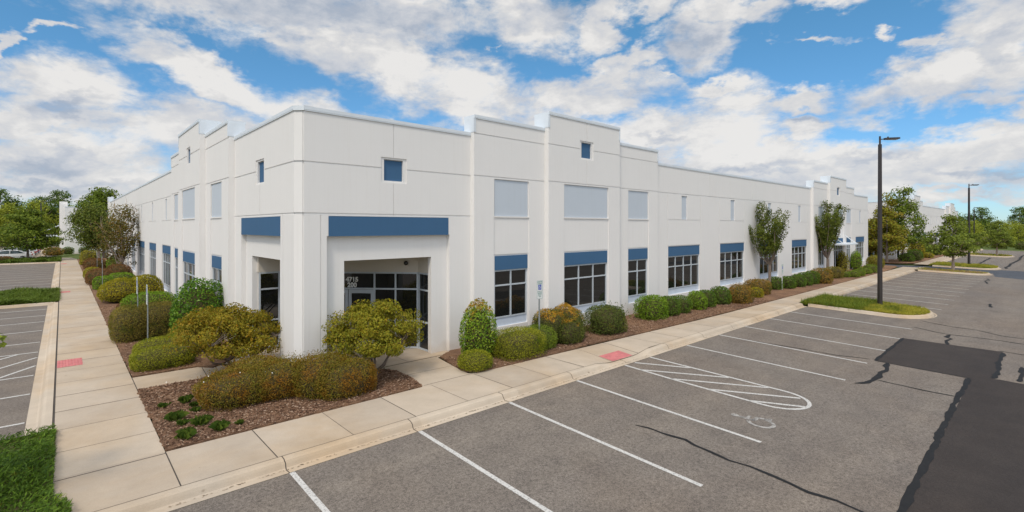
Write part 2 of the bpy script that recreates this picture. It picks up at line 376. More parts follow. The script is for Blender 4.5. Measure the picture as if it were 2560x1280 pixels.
M['lf_cone'] = L_('holly_leaves', [(.05, .12, .014), (.10, .18, .022), (.17, .22, .035)], [(.24, .17, .05), (.28, .12, .05), (.18, .22, .04)], 2.0, (.56, .66), .2, .35, (1.5, .35))
M['lf_orange'] = L_('dark_green_leaves_with_orange_tips', [(.045, .065, .022), (.075, .09, .025), (.035, .055, .02)], [(.42, .19, .045), (.30, .14, .04), (.20, .17, .045), (.5, .25, .07)], 2.2, (.50, .60), .25, .5, (.95, .42))
M['lf_dark'] = L_('dark_green_leaves', [(.045, .075, .022), (.075, .10, .03), (.035, .06, .018)], [(.12, .10, .035), (.09, .10, .03)], 1.6, (.54, .66))
M['lf_bright'] = L_('bright_green_leaves', [(.055, .115, .012), (.09, .165, .018), (.135, .215, .026)], [(.035, .08, .012), (.05, .10, .016)], 1.5, (.54, .64))
M['lf_green'] = L_('holly_green_leaves', [(.03, .070, .014), (.05, .095, .018), (.08, .13, .026)], [(.085, .15, .024), (.11, .15, .025)], 1.3, (.54, .66))
M['lf_brown'] = L_('bronze_shrub_leaves', [(.15, .10, .03), (.19, .115, .036), (.11, .10, .025)], [(.075, .085, .02), (.055, .07, .018)], 1.8, (.5, .62))
M['lf_red'] = L_('reddish_shrub_leaves', [(.10, .055, .034), (.14, .075, .042), (.08, .055, .03)], [(.05, .05, .022), (.07, .055, .025)], 1.0, (.52, .62))
M['lf_maple'] = L_('autumn_maple_leaves', [(.13, .125, .018), (.18, .15, .02), (.075, .095, .016), (.20, .135, .022)], [(.32, .14, .02), (.22, .15, .025), (.16, .17, .025)], 2.4, (.56, .66), .35)
M['lf_maple2'] = L_('yellow_green_maple_leaves', [(.12, .135, .018), (.17, .165, .022), (.075, .10, .016), (.18, .14, .02)], [(.30, .28, .02), (.26, .20, .025), (.30, .13, .02)], 2.4, (.60, .67), .35)
M['lf_maple3'] = L_('golden_shrub_leaves', [(.15, .15, .016), (.21, .19, .022), (.10, .12, .016)], None, trans=.35)
M['lf_tree'] = L_('olive_tree_leaves', [(.045, .075, .018), (.068, .095, .022), (.09, .11, .026), (.032, .058, .015)], [(.12, .095, .03)], 1.4, (.6, .7), .3)
M['lf_tree_g'] = L_('mid_green_tree_leaves', [(.046, .080, .016), (.078, .118, .022), (.115, .155, .028)], None, trans=.35)
M['lf_tree_l'] = L_('fresh_green_tree_leaves', [(.062, .095, .024), (.10, .14, .032), (.13, .17, .038)], None, trans=.35)
M['lf_tree_y'] = L_('yellowing_tree_leaves', [(.10, .125, .02), (.14, .16, .025), (.15, .135, .025), (.14, .11, .024)], None, trans=.35)
M['lf_bronze'] = L_('thin_bronze_tree_leaves', [(.06, .07, .02), (.085, .08, .025), (.12, .08, .035)], None, trans=.3)
M['lf_far1'] = L_('wood_leaves_mid', [(.06, .095, .020), (.10, .14, .027), (.135, .17, .034)], None, trans=.3)
M['lf_far2'] = L_('wood_leaves_dark', [(.032, .065, .018), (.055, .095, .024), (.08, .12, .03)], None, trans=.3)
M['lf_far3'] = L_('wood_leaves_light', [(.11, .15, .026), (.15, .19, .034), (.19, .22, .042)], None, trans=.3)
M['lf_juniper'] = L_('juniper_fronds', [(.022, .050, .010), (.042, .088, .014), (.08, .145, .022), (.028, .06, .012)], [(.10, .08, .025), (.16, .07, .03)], 2.2, (.62, .68), .3)
M['lf_grass'] = L_('long_grass_blades', [(.055, .085, .016), (.10, .13, .024), (.15, .17, .032)], [(.27, .27, .07), (.24, .20, .08)], .9, (.40, .54), .35)
M['lf_tuft'] = L_('liriope_blades', [(.028, .062, .014), (.045, .082, .018), (.075, .11, .025)], None, trans=.3)
M['lf_cover'] = L_('ground_cover_leaves', [(.045, .08, .016), (.07, .115, .024), (.05, .07, .016)], None)
# ------------------------------------------------------------------ ground profile
GY = 9.71
def gz(x, y): return 0.0 if y > GY else -.028*(GY-max(y, -24.0))
def strip(name, x0, x1, ys, zoff, mat, nx=1, kind='structure', side=None):
    mb = MB()
    for i in range(nx):
        a, b = x0+(x1-x0)*i/nx, x0+(x1-x0)*(i+1)/nx
        for y0, y1 in zip(ys[:-1], ys[1:]):
            mb.poly([(a, y0, gz(a, y0)+zoff), (b, y0, gz(b, y0)+zoff), (b, y1, gz(b, y1)+zoff), (a, y1, gz(a, y1)+zoff)])
    o = mb.build(name, mat); o['kind'] = kind; return o
strip('ground', -900, 1200, [-900, -24, GY, 1200], -.03, M['grass_ground'])
# asphalt: one sheet built from three joined rectangles
mb = MB()
for (x0, x1, y0, y1) in ((-40, 139, -24, GY), (-22, -.63, GY, 170), (70.6, 75.3, GY, 90), (-.63, 1.4, GY, GY+.001)):
    mb.poly([(x0, y0, gz(x0, y0)), (x1, y0, gz(x1, y0)), (x1, y1, gz(x1, y1)), (x0, y1, gz(x0, y1))])
mb.build('parking_lot', M['asphalt'])['kind'] = 'structure'
# darker resurfaced asphalt
mb = MB()
zz = lambda x, y: gz(x, y)+.004
mb.flat([(21.55, 4.33), (26.75, 4.38), (27.08, 1.38), (22.05, 1.33), (22.05, -14), (-12, -14), (-12, 1.9), (10.5, 1.74), (21.5, 1.82)], zz)
mb.build('asphalt_patch', M['patch'])['kind'] = 'structure'
mb = MB()
mb.flat([(70.62, 60), (70.62, 9.72), (75.28, 9.72), (75.28, 60)], zz)
mb.flat([(70.62, 9.70), (70.62, 4.3), (66.2, 3.9), (61, -8), (79, -8), (76.9, 4.0), (75.28, 4.4), (75.28, 9.70)], zz)
mb.build('drive_lane', M['drive'])['kind'] = 'structure'
rnd = random.Random(5)
# crack sealant ribbons
def ribbon(mb, pts, w, z, jit=.0, taper=True, step=.16):
    P = [Vector(p) for p in pts]; Q = []
    for a, b in zip(P[:-1], P[1:]):
        n = max(1, int((b-a).length/step))
        for k in range(n): Q.append(a.lerp(b, k/n))
    Q.append(P[-1]); S = []; off = 0.0
    for i, q in enumerate(Q):
        t = (Q[min(i+1, len(Q)-1)]-Q[max(i-1, 0)]).normalized(); nrm = Vector((-t.y, t.x))
        off = off*.75+rnd.gauss(0, jit*.5); q = q+nrm*off; ww = w*(1+.35*math.sin(i*.9+w*40)*math.sin(i*.37)+rnd.uniform(-.12, .12))/2
        if taper and (i == 0 or i == len(Q)-1): ww *= .35
        S.append((q+nrm*ww, q-nrm*ww))
    for (a, b), (c, d) in zip(S[:-1], S[1:]):
        mb.poly([(b.x, b.y, z(b.x, b.y)), (d.x, d.y, z(d.x, d.y)), (c.x, c.y, z(c.x, c.y)), (a.x, a.y, z(a.x, a.y))])
mb = MB(); z8 = lambda x, y: gz(x, y)+.009
for pts, w, j in (
    ([(10.10, 6.72), (10.2, 6.45), (10.22, 5.9), (10.3, 5.55), (10.2, 5.3), (10.16, 4.9), (10.1, 4.5), (10.18, 4.1), (10.12, 3.5), (10.0, 3.02), (10.1, 2.6), (10.0, 1.9)], .075, .012),
    ([(20.93, 8.3), (21.04, 7.49), (21.14, 6.66), (21.21, 5.47), (21.6, 4.5)], .05, .01),
    ([(21.5, 4.0), (21.1, 3.92), (20.4, 3.82), (19.4, 3.86), (18.8, 3.84), (18.35, 3.9), (17.95, 4.15)], .15, .035),
    ([(18.9, 3.8), (18.86, 3.2), (18.84, 2.5), (18.9, 1.85)], .06, .012),
    ([(21.5, 4.36), (21.48, 3.4), (21.5, 2.6), (21.5, 1.8)], .05, .006),
    ([(21.5, 4.33), (23, 4.35), (26.75, 4.4)], .11, .015),
    ([(21.5, 1.86), (19, 1.86), (16, 1.83), (13, 1.8), (10.5, 1.76), (7, 1.72), (0, 1.8)], .13, .022),
    ([(30.1, 4.6), (29.5, 3.73), (29.33, 3.17), (29.57, 2.34), (29.62, 1.59), (29.5, .5), (29.4, -1.5)], .06, .012),
    ([(32.3, 4.6), (31.7, 3.35), (31.7, 2.5), (30.95, 1.6), (31.0, .7), (30.9, -1)], .06, .012),
    ([(29.3, 3.15), (28.6, 3.2), (28.3, 2.95), (27.6, 3.1), (26.85, 2.95)], .12, .03),
    ([(27.15, 1.5), (27.1, .7), (27.0, -1)], .07, .012),
    ([(26.9, 1.38), (25.5, 1.36), (24, 1.33), (22.1, 1.34)], .13, .03),
    ([(22.06, 1.3), (22.02, 0), (22.05, -5)], .05, .006),
    ([(24.7, .8), (23.6, .7), (22.3, .78)], .12, .03),
    ([(86.3, 6.5), (95, 6.6), (104, 6.6)], .22, .05), ([(79.9, 3.8), (90, 3.9), (102, 3.5), (115, 3.7), (122, 3.5)], .25, .06),
    ([(63.1, 4.2), (61.5, 4.0), (60.2, 4.2), (57.5, 3.8)], .12, .04), ([(41.2, 2.6), (43.0, 2.75)], .15, .03)):
    ribbon(mb, pts, w, z8, j)
mb.build('crack_sealant', M['seal'])['kind'] = 'structure'
# ------------------------------------------------------------------ painted stall lines
LW = .10
z6 = lambda x, y: gz(x, y)+.006
def line(mb, a, b, w=LW, z=z6, seg=1):
    a, b = Vector(a), Vector(b); t = (b-a).normalized(); n = Vector((-t.y, t.x))*w/2
    P = [a+n, a-n, b-n, b+n]
    mb.poly([(p.x, p.y, z(p.x, p.y)) for p in P])
mb = MB()
for X, e in ((.45, 4.4), (3.21, 4.4), (6.0, 4.4), (8.74, 4.39), (11.48, 4.4), (18.08, 4.41), (20.87, 4.44), (23.5, 4.41), (26.47, 4.47), (29.35, 4.5)):
    line(mb, (X, GY-.01), (X, e))
for k in range(11): line(mb, (37.55+2.7*k, GY-.01), (37.55+2.7*k, 4.42))
for k in range(9): line(mb, (83.6+2.7*k, GY-.01), (83.6+2.7*k, 4.42))
for k in range(8): line(mb, (116.2+2.7*k, GY-.01), (116.2+2.7*k, 4.42))
for k in range(20): line(mb, (18+2.72*k, -19), (18+2.72*k, -13.7))
# left lot
for Y in (16.40, 19.13, 21.47, 25.35, 27.5, 30.5, 33.3, 35.6, 38.2): line(mb, (-.66, Y), (-6.0, Y))
for k in range(13): line(mb, (-.66, 49.6+2.8*k), (-6.0, 49.6+2.8*k))
for k in range(12): line(mb, (-3.8, 95.6+2.75*k), (-9, 95.6+2.75*k))
# hatched aisle with rounded end
arc = [(14.68+.80*math.cos(a), 5.28+.86*math.sin(a)) for a in np.linspace(math.pi, 2*math.pi, 17)]
out = [(13.95, GY-.01), (13.88, 7.9)]+arc+[(15.48, 7.9), (15.47, GY-.01)]
for a, b in zip(out[:-1], out[1:]): line(mb, a, b)
for a, b in (((14.46, 9.66), (15.42, 8.16)), ((13.92, 9.09), (15.42, 6.88)), ((13.88, 7.98), (15.42, 5.7)), ((13.9, 6.76), (15.2, 4.78)), ((13.88, 5.64), (14.6, 4.46))): line(mb, a, b)
for a, b in (((-.66, 22.9), (-1.6, 21.5)), ((-.66, 24.3), (-2.9, 21.5)), ((-1.2, 25.3), (-4.2, 21.5)), ((-3, 25.3), (-5.5, 21.5))): line(mb, a, b, z=lambda x, y: gz(x, y)+.008)
for a, b in (((-6.0, 60), (-6.0, 82)),): line(mb, a, b, .3)
mb.build('parking_lines', M['paint'])['kind'] = 'structure'
# wheelchair emblem as flat shapes in a local 2D frame about 1 unit high
def emblem(mb, T):
    def disc(cx, cy, r, n=16): mb.poly([T(cx+r*math.cos(2*math.pi*k/n), cy+r*math.sin(2*math.pi*k/n)) for k in range(n)])
    def bar(a, b, w):
        a, b = Vector(a), Vector(b); t = (b-a).normalized(); n = Vector((-t.y, t.x))*w/2
        mb.poly([T(*(a+n)), T(*(a-n)), T(*(b-n)), T(*(b+n))])
    disc(-.04, .42, .085)
    bar((-.04, .33), (-.01, .0), .10); bar((-.02, .17), (.2, .17), .07); bar((-.01, .02), (.22, .02), .09)
    bar((.20, .05), (.30, -.24), .09); bar((.28, -.22), (.38, -.19), .07)
    n = 20
    for k in range(n):
        a0, a1 = R(110+ (250)*k/n), R(110+250*(k+1)/n)
        mb.poly([T(-.03+r*math.cos(a), -.14+r*math.sin(a)) for r, a in ((.29, a0), (.29, a1), (.21, a1), (.21, a0))])
mb = MB(); emblem(mb, lambda x, y: (12.62+x*1.05, 4.98+y*1.12, z6(0, 4.98+y*1.25)))
mb.build('wheelchair_marking', M['paint_old'])['kind'] = 'structure'
# ------------------------------------------------------------------ curbs and gutters
PROF_F = [(0, .006), (.17, -.002), (.21, .02), (.245, .09), (.275, .132), (.33, .152), (.46, .155), (.46, -.1)]
def sweep(name, path, prof, closed=False, mat=None, dz=None, zfun=gz):
    P = [Vector(p) for p in path]; n = len(P); rings = []
    for i, p in enumerate(P):
        a = P[(i-1) % n] if (closed or i > 0) else None; b = P[(i+1) % n] if (closed or i < n-1) else None
        t0 = (p-a).normalized() if a is not None else (b-p).normalized()
        t1 = (b-p).normalized() if b is not None else t0
        n0, n1 = Vector((-t0.y, t0.x)), Vector((-t1.y, t1.x))
        nm = (n0+n1); nm = nm/max(.5, nm.dot(n0)) if nm.length > 1e-6 else n0
        k = dz(p) if dz else 1.0
        rings.append([(p.x+nm.x*s, p.y+nm.y*s, zfun(p.x, p.y)+(z if z < .01 else z*k)) for s, z in prof])
    mb = MB(); m = len(prof)
    for i in range(n if closed else n-1):
        A, B = rings[i], rings[(i+1) % n]
        for j in range(m-1): mb.poly([A[j], B[j], B[j+1], A[j+1]])
    if not closed:
        mb.poly(rings[0][::-1]); mb.poly(rings[-1])
    o = mb.build(name, mat or M['curb'], recalc=False); o['kind'] = 'structure'; return o
def ramp_f(x): return max(0.0, min(1.0, (abs(x-14.5)-.75)/.9))
def frange(a, b, s): return [a+(b-a)*i/max(1, round((b-a)/s)) for i in range(max(1, round((b-a)/s))+1)]
xs = frange(-.3, 13.0, 1.33)+frange(13.3, 16.0, .3)+frange(17, 32.1, 1.5)
sweep('curb', [(x, GY) for x in xs], PROF_F, dz=lambda p: .12+.88*ramp_f(p.x))
sweep('curb', [(x, GY) for x in frange(36.9, 66.4, 4)], PROF_F)
sweep('curb', [(x, GY) for x in frange(75.3+2.6, 138.7, 6)], PROF_F)
# rounded island in front: from the walk out into the lot and back
def island(x0, x1, ytop, ytip, r=1.5):
    pts = [(x0, ytop)]
    xm = x1-.0
    w = x1-x0
    # straight near side, blunt asymmetric nose
    pts += [(x0, ytop-(ytop-ytip-r)*k/5) for k in range(1, 6)]
    for k in range(1, 12):
        a = math.pi*k/12; pts.append((x0+w/2-w/2*math.cos(a), ytip+r-r*math.sin(a)))
    pts += [(x1, ytip+r+(ytop-ytip-r)*k/5) for k in range(0, 6)]
    return pts
ISL = {}
PROF_I = [(0, .006), (.10, .0), (.13, .05), (.17, .125), (.22, .152), (.34, .155), (.34, .02)]
for key, args in dict(front=(32.05, 36.9, GY, 4.25, 1.7), mid=(66.3, 70.6, GY, 4.2, 1.5), far=(75.35, 82.0, GY, 4.1, 1.7), last=(108.0, 115.5, GY, 4.3, 1.7)).items():
    p = island(*args); ISL[key] = p; sweep('island_curb', p, PROF_I)
LP = [(v, k) for v, k in ()]
sweep('curb', [(-.63, y) for y in [GY]+frange(14.6, 40.0, 3)][::-1], PROF_F)
sweep('curb', [(-.63, y) for y in frange(48.0, 86.0, 6)][::-1], PROF_F)
# left lot islands, long, lying across the stalls
def island_l(y0, y1, xe, xt, r):
    return [(xe, y1)]+[(xe-(xe-xt-r)*k/4, y1) for k in range(1, 5)]+[(xt+r-r*math.sin(math.pi*k/10), (y0+y1)/2+(y1-y0)/2*math.cos(math.pi*k/10)) for k in range(1, 10)]+[(xt+r+(xe-xt-r)*k/4, y0) for k in range(0, 5)]
ISL['left_near'] = island_l(40.0, 48.0, -.3, -6.0, 2); ISL['left_far'] = island_l(86.0, 93.5, -.3, -9.5, 2)
ISL['fore'] = island_l(9.0, 14.75, -.25, -7, 2)
for k in ('left_near', 'left_far', 'fore'): sweep('island_curb', ISL[k], [(s, z) for s, z in PROF_I])
# ------------------------------------------------------------------ sidewalks
JL = MB()     # joint gaps
WZ = .155
def walk_z(x, y):
    f = 1-ramp_f(x); return WZ-.125*f*max(0.0, min(1.0, (11.35-y)/1.1)) if y < 11.4 else WZ
mb = MB()
def wquad(x0, x1, y0, y1, zf=walk_z): mb.poly([(x0, y0, zf(x0, y0)), (x1, y0, zf(x1, y0)), (x1, y1, zf(x1, y1)), (x0, y1, zf(x0, y1))])
def top_y(x): return 11.93-.0*x if x < 10 else max(11.5, 11.93-.03*(x-10))
Y0W = GY+.46
edges = sorted(set([-.16, 1.52]+frange(3.1, 13, 1.5)+frange(13.3, 16.0, .3)+frange(16.2, 69.8, 1.5)))
for a, b in zip(edges[:-1], edges[1:]):
    ys = [Y0W, 10.6, 11.0, 11.4]
    for c, d in zip(ys[:-1], ys[1:]): wquad(a, b, c, d)
    mb.poly([(a, 11.4, WZ), (b, 11.4, WZ), (b, top_y(b), WZ), (a, top_y(a), WZ)])
mb.poly([(66.4, GY+.0, WZ), (70.55, GY+.0, WZ), (70.55, Y0W, WZ), (66.4, Y0W, WZ)])
wquad(-.16, 1.52, 11.93, 92.0, lambda x, y: WZ)
wquad(75.8, 139, Y0W, 11.5, lambda x, y: WZ)
# walks to the corner entrance, porch floor
mb.flat([(1.52, 16.95), (1.52, 18.45), (3.2, 18.45), (3.55, 18.0), (4.2, 18.6), (4.92, 20.1), (4.92, 14.95), (4.92, 14.4), (10.1, 14.42), (9.53, 14.24), (9.38, 13.4), (9.24, 12.6), (9.2, 12.1), (9.5, 11.93), (7.45, 11.93), (7.56, 12.46), (7.68, 13.1), (7.68, 13.7), (7.5, 14.15), (6.8, 14.38), (4.6, 14.38), (4.3, 16.1), (3.4, 16.9)], WZ)
mb.flat([(4.93, 14.45), (10.3, 14.45), (10.3, 20.3), (4.93, 20.3)], WZ+.003)
# far walk beyond the left lot
mb.flat([(-.16, 92), (1.52, 92), (1.0, 96), (-1.5, 98), (-1.95, 102), (-2.2, 160), (-3.9, 160), (-3.3, 97.5), (-1.8, 95)], WZ)
o = mb.build('sidewalk', M['walk']); o['kind'] = 'structure'
# skirt of the left walk's edges is hidden by beds; joints follow
JZ = .0035
def jline(a, b, w=.014, zf=walk_z): 
    line(JL, a, b, w, lambda x, y: zf(x, y)+JZ)
flatz = lambda x, y: WZ
for i, y in enumerate(frange(11.85, 91, 1.46)): jline((-.16, y), (1.52, y), .022 if i % 4 in (0, 3) else .010, flatz)
for i, x in enumerate(frange(3.1, 69.5, 1.55)):
    for c, d in ((Y0W, 10.6), (10.6, 11.0), (11.0, 11.4), (11.4, top_y(x)-.01)): jline((x, c), (x, d), .02 if i % 2 == 0 else .011)
jline((1.52, Y0W), (1.52, 11.93), .02); jline((-.145, 10.2), (-.145, 91.8), .035, flatz)
for a, b in zip(edges[:-1], edges[1:]): jline((a, Y0W+.005), (b, Y0W+.005), .012)
jline((1.53, 16.95), (1.53, 18.45), .02, flatz); jline((3.22, 17.1), (3.3, 18.4), .02, flatz); jline((3.3, 17.3), (4.9, 17.0), .012, flatz)
jline((7.55, 12.0), (9.3, 12.0), .018, flatz); jline((7.7, 13.2), (9.35, 13.1), .012, flatz); jline((6.2, 14.42), (6.2, 18), .012, lambda x, y: WZ+.003); jline((8.5, 14.45), (8.5, 16.5), .012, lambda x, y: WZ+.003)
for x in frange(77, 138, 1.8): jline((x, Y0W), (x, 11.5), .03, flatz)
JL.build('sidewalk_joints', M['joint'])['kind'] = 'structure'
# curb joints
mb = MB()
def curb_joint_x(x, w=.018):
    k = .12+.88*ramp_f(x)
    pr = [(s, (z if z < .01 else z*k)+.003) for s, z in PROF_F[:-1]]
    j = [rnd.gauss(0, .006) for _ in pr]
    for i in range(len(pr)-1):
        (s0, z0), (s1, z1) = pr[i], pr[i+1]
        mb.poly([(x-w/2+j[i], GY+s0-.002, z0), (x+w/2+j[i], GY+s0-.002, z0), (x+w/2+j[i+1], GY+s1-.002, z1), (x-w/2+j[i+1], GY+s1-.002, z1)])
for x in frange(3.17, 31, 2.78): curb_joint_x(x)
for x in frange(39, 66, 3): curb_joint_x(x, .03)
mb.build('curb_joints', M['joint'])['kind'] = 'structure'
# dirt line and leaf litter at the foot of the kerb
mb = MB()
for x in np.arange(1.2, 66, .012):
    if 32 < x < 37: continue
    if rnd.random() < (.28 if x < 37 else .8):
        s = rnd.gauss(.165, .02) if x < 37 else rnd.gauss(.13, .05)
        L = rnd.uniform(.01, .05)*(1 if x < 37 else 1.6); a = rnd.gauss(0, .5); h = L*rnd.uniform(.2, .5)
        c, si = math.cos(a), math.sin(a); zb = .010
        mb.poly([(x+u*c-v*si, GY+s+u*si+v*c, zb) for u, v in ((-L/2, -h/2), (L/2, -h/2), (L/2, h/2), (-L/2, h/2))])
tag(mb.build('leaf_litter', M['stain']), kind='stuff', label='dry leaf litter and grit gathered along the kerb gutter', cat='leaf litter')
# red tactile mats in the walks
def mat_obj(x0, x1, y0, y1, zf, label, ax):
    t = MB()
    t.poly([(x0, y0, zf(x0, y0)+.006), (x1, y0, zf(x1, y0)+.006), (x1, y1, zf(x1, y1)+.006), (x0, y1, zf(x0, y1)+.006)])
    nx, ny = int((x1-x0)/.075), int((y1-y0)/.075)
    for i in range(nx):
        for j in range(ny):
            cx, cy = x0+(i+.5)*(x1-x0)/nx, y0+(j+.5)*(y1-y0)/ny; z = zf(cx, cy)+.006; r = .018
            b = [(cx+r*math.cos(a), cy+r*math.sin(a), z) for a in (0, 1.57, 3.14, 4.71)]; tp = [(cx+.6*r*math.cos(a), cy+.6*r*math.sin(a), z+.007) for a in (0, 1.57, 3.14, 4.71)]
            for q in range(4): t.poly([b[q], b[(q+1) % 4], tp[(q+1) % 4], tp[q]])
            t.poly(tp)
    tag(t.build('tactile_paving', M['red']), label, 'tactile paving', 'red tactile mats in the pavement')
mat_obj(13.95, 15.12, 10.2, 10.8, walk_z, 'red tactile paving mat at the front kerb ramp by the hatched aisle', 0)
mat_obj(-.12, .5, 21.3, 22.45, flatz, 'red ribbed tactile mat in the left sidewalk, the one nearest the camera', 1)
mat_obj(-.12, .42, 45.4, 46.3, flatz, 'small red tactile mat in the left sidewalk, beside the grassy island', 1)
mat_obj(-.12, .42, 80.5, 81.7, flatz, 'faint red tactile mat far down the left sidewalk', 1)
# ------------------------------------------------------------------ mulch beds
def inside(p, poly):
    x, y = p; c = False; n = len(poly)
    for i in range(n):
        x0, y0 = poly[i]; x1, y1 = poly[(i+1) % n]
        if (y0 > y) != (y1 > y) and x < (x1-x0)*(y-y0)/(y1-y0)+x0: c = not c
    return c
def rough_edge(poly, amp, step=.12):
    o = []
    for a, b in zip(poly, poly[1:]+poly[:1]):
        A, B = Vector(a), Vector(b); n = max(1, int((B-A).length/step)); t = (B-A).normalized(); nm = Vector((-t.y, t.x))
        for k in range(n):
            q = A.lerp(B, k/n)+(nm*rnd.gauss(0, amp) if k else Vector((0, 0))); o.append((q.x, q.y))
    return o
BEDS = dict(
    corner=[(1.53, 11.95), (7.47, 11.95), (7.58, 12.46), (7.68, 13.1), (7.68, 13.7), (7.5, 14.15), (6.8, 14.38), (6.3, 14.4), (5.2, 14.66), (4.96, 14.9), (4.96, 15.6), (4.5, 16.4), (4.3, 17.3), (3.4, 17.15), (3.0, 16.9), (1.53, 16.93)],
    front=[(9.62, 14.25), (9.42, 13.5), (9.30, 12.9), (9.22, 12.4), (9.5, 12.0), (9.95, 11.93), (11, 11.9), (13, 11.88), (14.95, 11.93), (17.8, 11.74), (21, 11.65), (25, 11.6), (30, 11.55), (40, 11.52), (58, 11.52), (64, 11.6), (69, 11.9), (70.4, 12.3), (70.5, 17), (69.4, 17), (69.0, 14.75), (10.4, 14.75)],
    left=[(1.54, 18.5), (3.2, 18.48), (3.6, 18.1), (4.2, 18.7), (4.9, 20.2), (5.0, 92), (1.54, 91)],
    second=[(75.6, 60), (75.6, 14.0), (76.3, 12.6), (77.6, 11.7), (79, 11.55), (139, 11.55), (139, 14.75), (84.0, 14.75), (84.0, 60)])
for nm, poly in BEDS.items():
    pl = rough_edge(poly, .022 if nm != 'second' else .05, .12 if nm != 'second' else .6)
    mb = MB(); mb.flat(pl, .185, .05)
    o = mb.build('mulch_bed', M['mulch']); o['kind'] = 'structure'
# loose bark chips near the camera
mb = MB(); 
def chips(poly, n, box):
    k = 0
    while k < n:
        x, y = rnd.uniform(box[0], box[1]), rnd.uniform(box[2], box[3])
        if not inside((x, y), poly): continue
        k += 1; L = rnd.uniform(.02, .065); w = rnd.uniform(.004, .010); a = rnd.uniform(0, 6.3); z = .187+rnd.uniform(0, .02); tl = rnd.gauss(0, .3)
        c, s = math.cos(a), math.sin(a)
        mb.poly([(x+u*c-v*s, y+u*s+v*c, z+u*tl*.6+L*.1+v*.8) for u, v in ((-L/2, -w), (L/2, -w), (L/2, w), (-L/2, w))])
chips(BEDS['corner'], 15000, (1.5, 7.7, 11.9, 17)); chips(BEDS['front'], 13000, (9.2, 32, 11.5, 14)); chips(BEDS['left'], 5000, (1.5, 3.4, 18.4, 36))
tag(mb.build('bark_chips', M['chips']), kind='stuff', label='loose brown bark chips over the planting beds', cat='bark mulch')
def offset(path, s):
    P = [Vector(p) for p in path]; n = len(P); o = []
    for i, p in enumerate(P):
        t0 = (p-P[i-1]).normalized() if i else (P[1]-p).normalized(); t1 = (P[i+1]-p).normalized() if i < n-1 else t0
        n0, n1 = Vector((-t0.y, t0.x)), Vector((-t1.y, t1.x)); nm = n0+n1; nm = nm/max(.5, nm.dot(n0))
        o.append((p.x+nm.x*s, p.y+nm.y*s))
    return o
SOIL = {}
mb = MB()
for k, p in ISL.items():
    q = offset(p, .30)
    if k in ('front', 'mid', 'far', 'last'): q = [(q[0][0], GY+.3)]+q+[(q[-1][0], GY+.3)]
    else: q = [(-.17, p[0][1]-.30)]+q[1:-1]+[(-.17, p[-1][1]+.30)]
    SOIL[k] = q; mb.flat(q, lambda x, y: gz(x, y)+.14)
mb.build('island_soil', M['mulch'])['kind'] = 'structure'
# ------------------------------------------------------------------ the office building
BK = -.37
def facade(name, T, ops, mat, parent, cut=()):
    'front surface of a wall as a grid of cells with their own depth; T maps (u, d, z) to the building frame'
    us, zs = set(), set()
    for op in ops: us.update((round(op[1], 4), round(op[2], 4))); zs.update((round(op[3], 4), round(op[4], 4)))
    us, zs = sorted(us), sorted(zs); nu, nz = len(us)-1, len(zs)-1
    D = [[None]*nz for _ in range(nu)]
    for i in range(nu):
        uc = (us[i]+us[i+1])/2
        for j in range(nz):
            zc = (zs[j]+zs[j+1])/2; d = None
            for op in ops:
                if op[1] < uc < op[2] and op[3] < zc < op[4]:
                    if op[0] == 'set': d = op[5]
                    elif op[0] == 'add': d = None if d is None else d+op[5]
                    else: d = None
            D[i][j] = d
    mb = MB()
    def q(*p): mb.poly([T(*a) for a in p])
    # merge equal neighbours along z to keep the mesh light
    for i in range(nu):
        j = 0
        while j < nz:
            d = D[i][j]
            if d is None: j += 1; continue
            k = j
            while k+1 < nz and D[i][k+1] == d: k += 1
            u0, u1, z0, z1 = us[i], us[i+1], zs[j], zs[k+1]
            q((u0, d, z0), (u1, d, z0), (u1, d, z1), (u0, d, z1))
            q((u0, BK, z0), (u0, BK, z1), (u1, BK, z1), (u1, BK, z0))
            j = k+1
    for i in range(-1, nu):
        for j in range(nz):
            a = D[i][j] if i >= 0 else None; b = D[i+1][j] if i+1 < nu else None
            if a == b: continue
            lo, hi = (BK if a is None else a), (BK if b is None else b); u = us[i+1]
            q((u, lo, zs[j]), (u, hi, zs[j]), (u, hi, zs[j+1]), (u, lo, zs[j+1]))
    for i in range(nu):
        for j in range(-1, nz):
            a = D[i][j] if j >= 0 else None; b = D[i][j+1] if j+1 < nz else None
            if a == b: continue
            lo, hi = (BK if a is None else a), (BK if b is None else b); z = zs[j+1]
            q((us[i], lo, z), (us[i+1], lo, z), (us[i+1], hi, z), (us[i], hi, z))
    return mb.build(name, mat, parent)
def window(T, u0, u1, z0, z1, n, trans, parent, d=-.12, bar=.055, sill=None, cat='window'):
    'metal frame with n lights between u0 and u1; the glass is its sub-part'
    f = MB(); d0, d1 = d+.002, d+.07
    f.box(u0, d0, z0, u1, d1, z0+bar, T); f.box(u0, d0, z1-bar, u1, d1, z1, T)
    cols_ = [u0]+[u0+(u1-u0)*k/n for k in range(1, n)]+[u1]
    for k, u in enumerate(cols_):
        a, b = (u, u+bar) if k == 0 else ((u-bar, u) if k == n else (u-bar/2, u+bar/2))
        f.box(a, d0, z0+bar, b, d1+(.004 if 0 < k < n else 0), z1-bar, T)
    for tz in trans:
        for k in range(n):
            a = cols_[k]+(bar if k == 0 else bar/2); b = cols_[k+1]-(bar if k == n-1 else bar/2)
            f.box(a, d0, tz-bar/2, b, d1, tz+bar/2, T)
    w = f.build('window', M['frame'], parent)
    g = MB(); g.poly([T(u0+.02, d+.03, z0+.02), T(u1-.02, d+.03, z0+.02), T(u1-.02, d+.03, z1-.02), T(u0+.02, d+.03, z1-.02)])
    g.build('pane', M['glass'], w)
    if sill:
        s = MB(); s.box(u0, d0-.0, sill, u1, d+.05, z0-.012, T); s.build('sill', M['sill'], w)
    return w
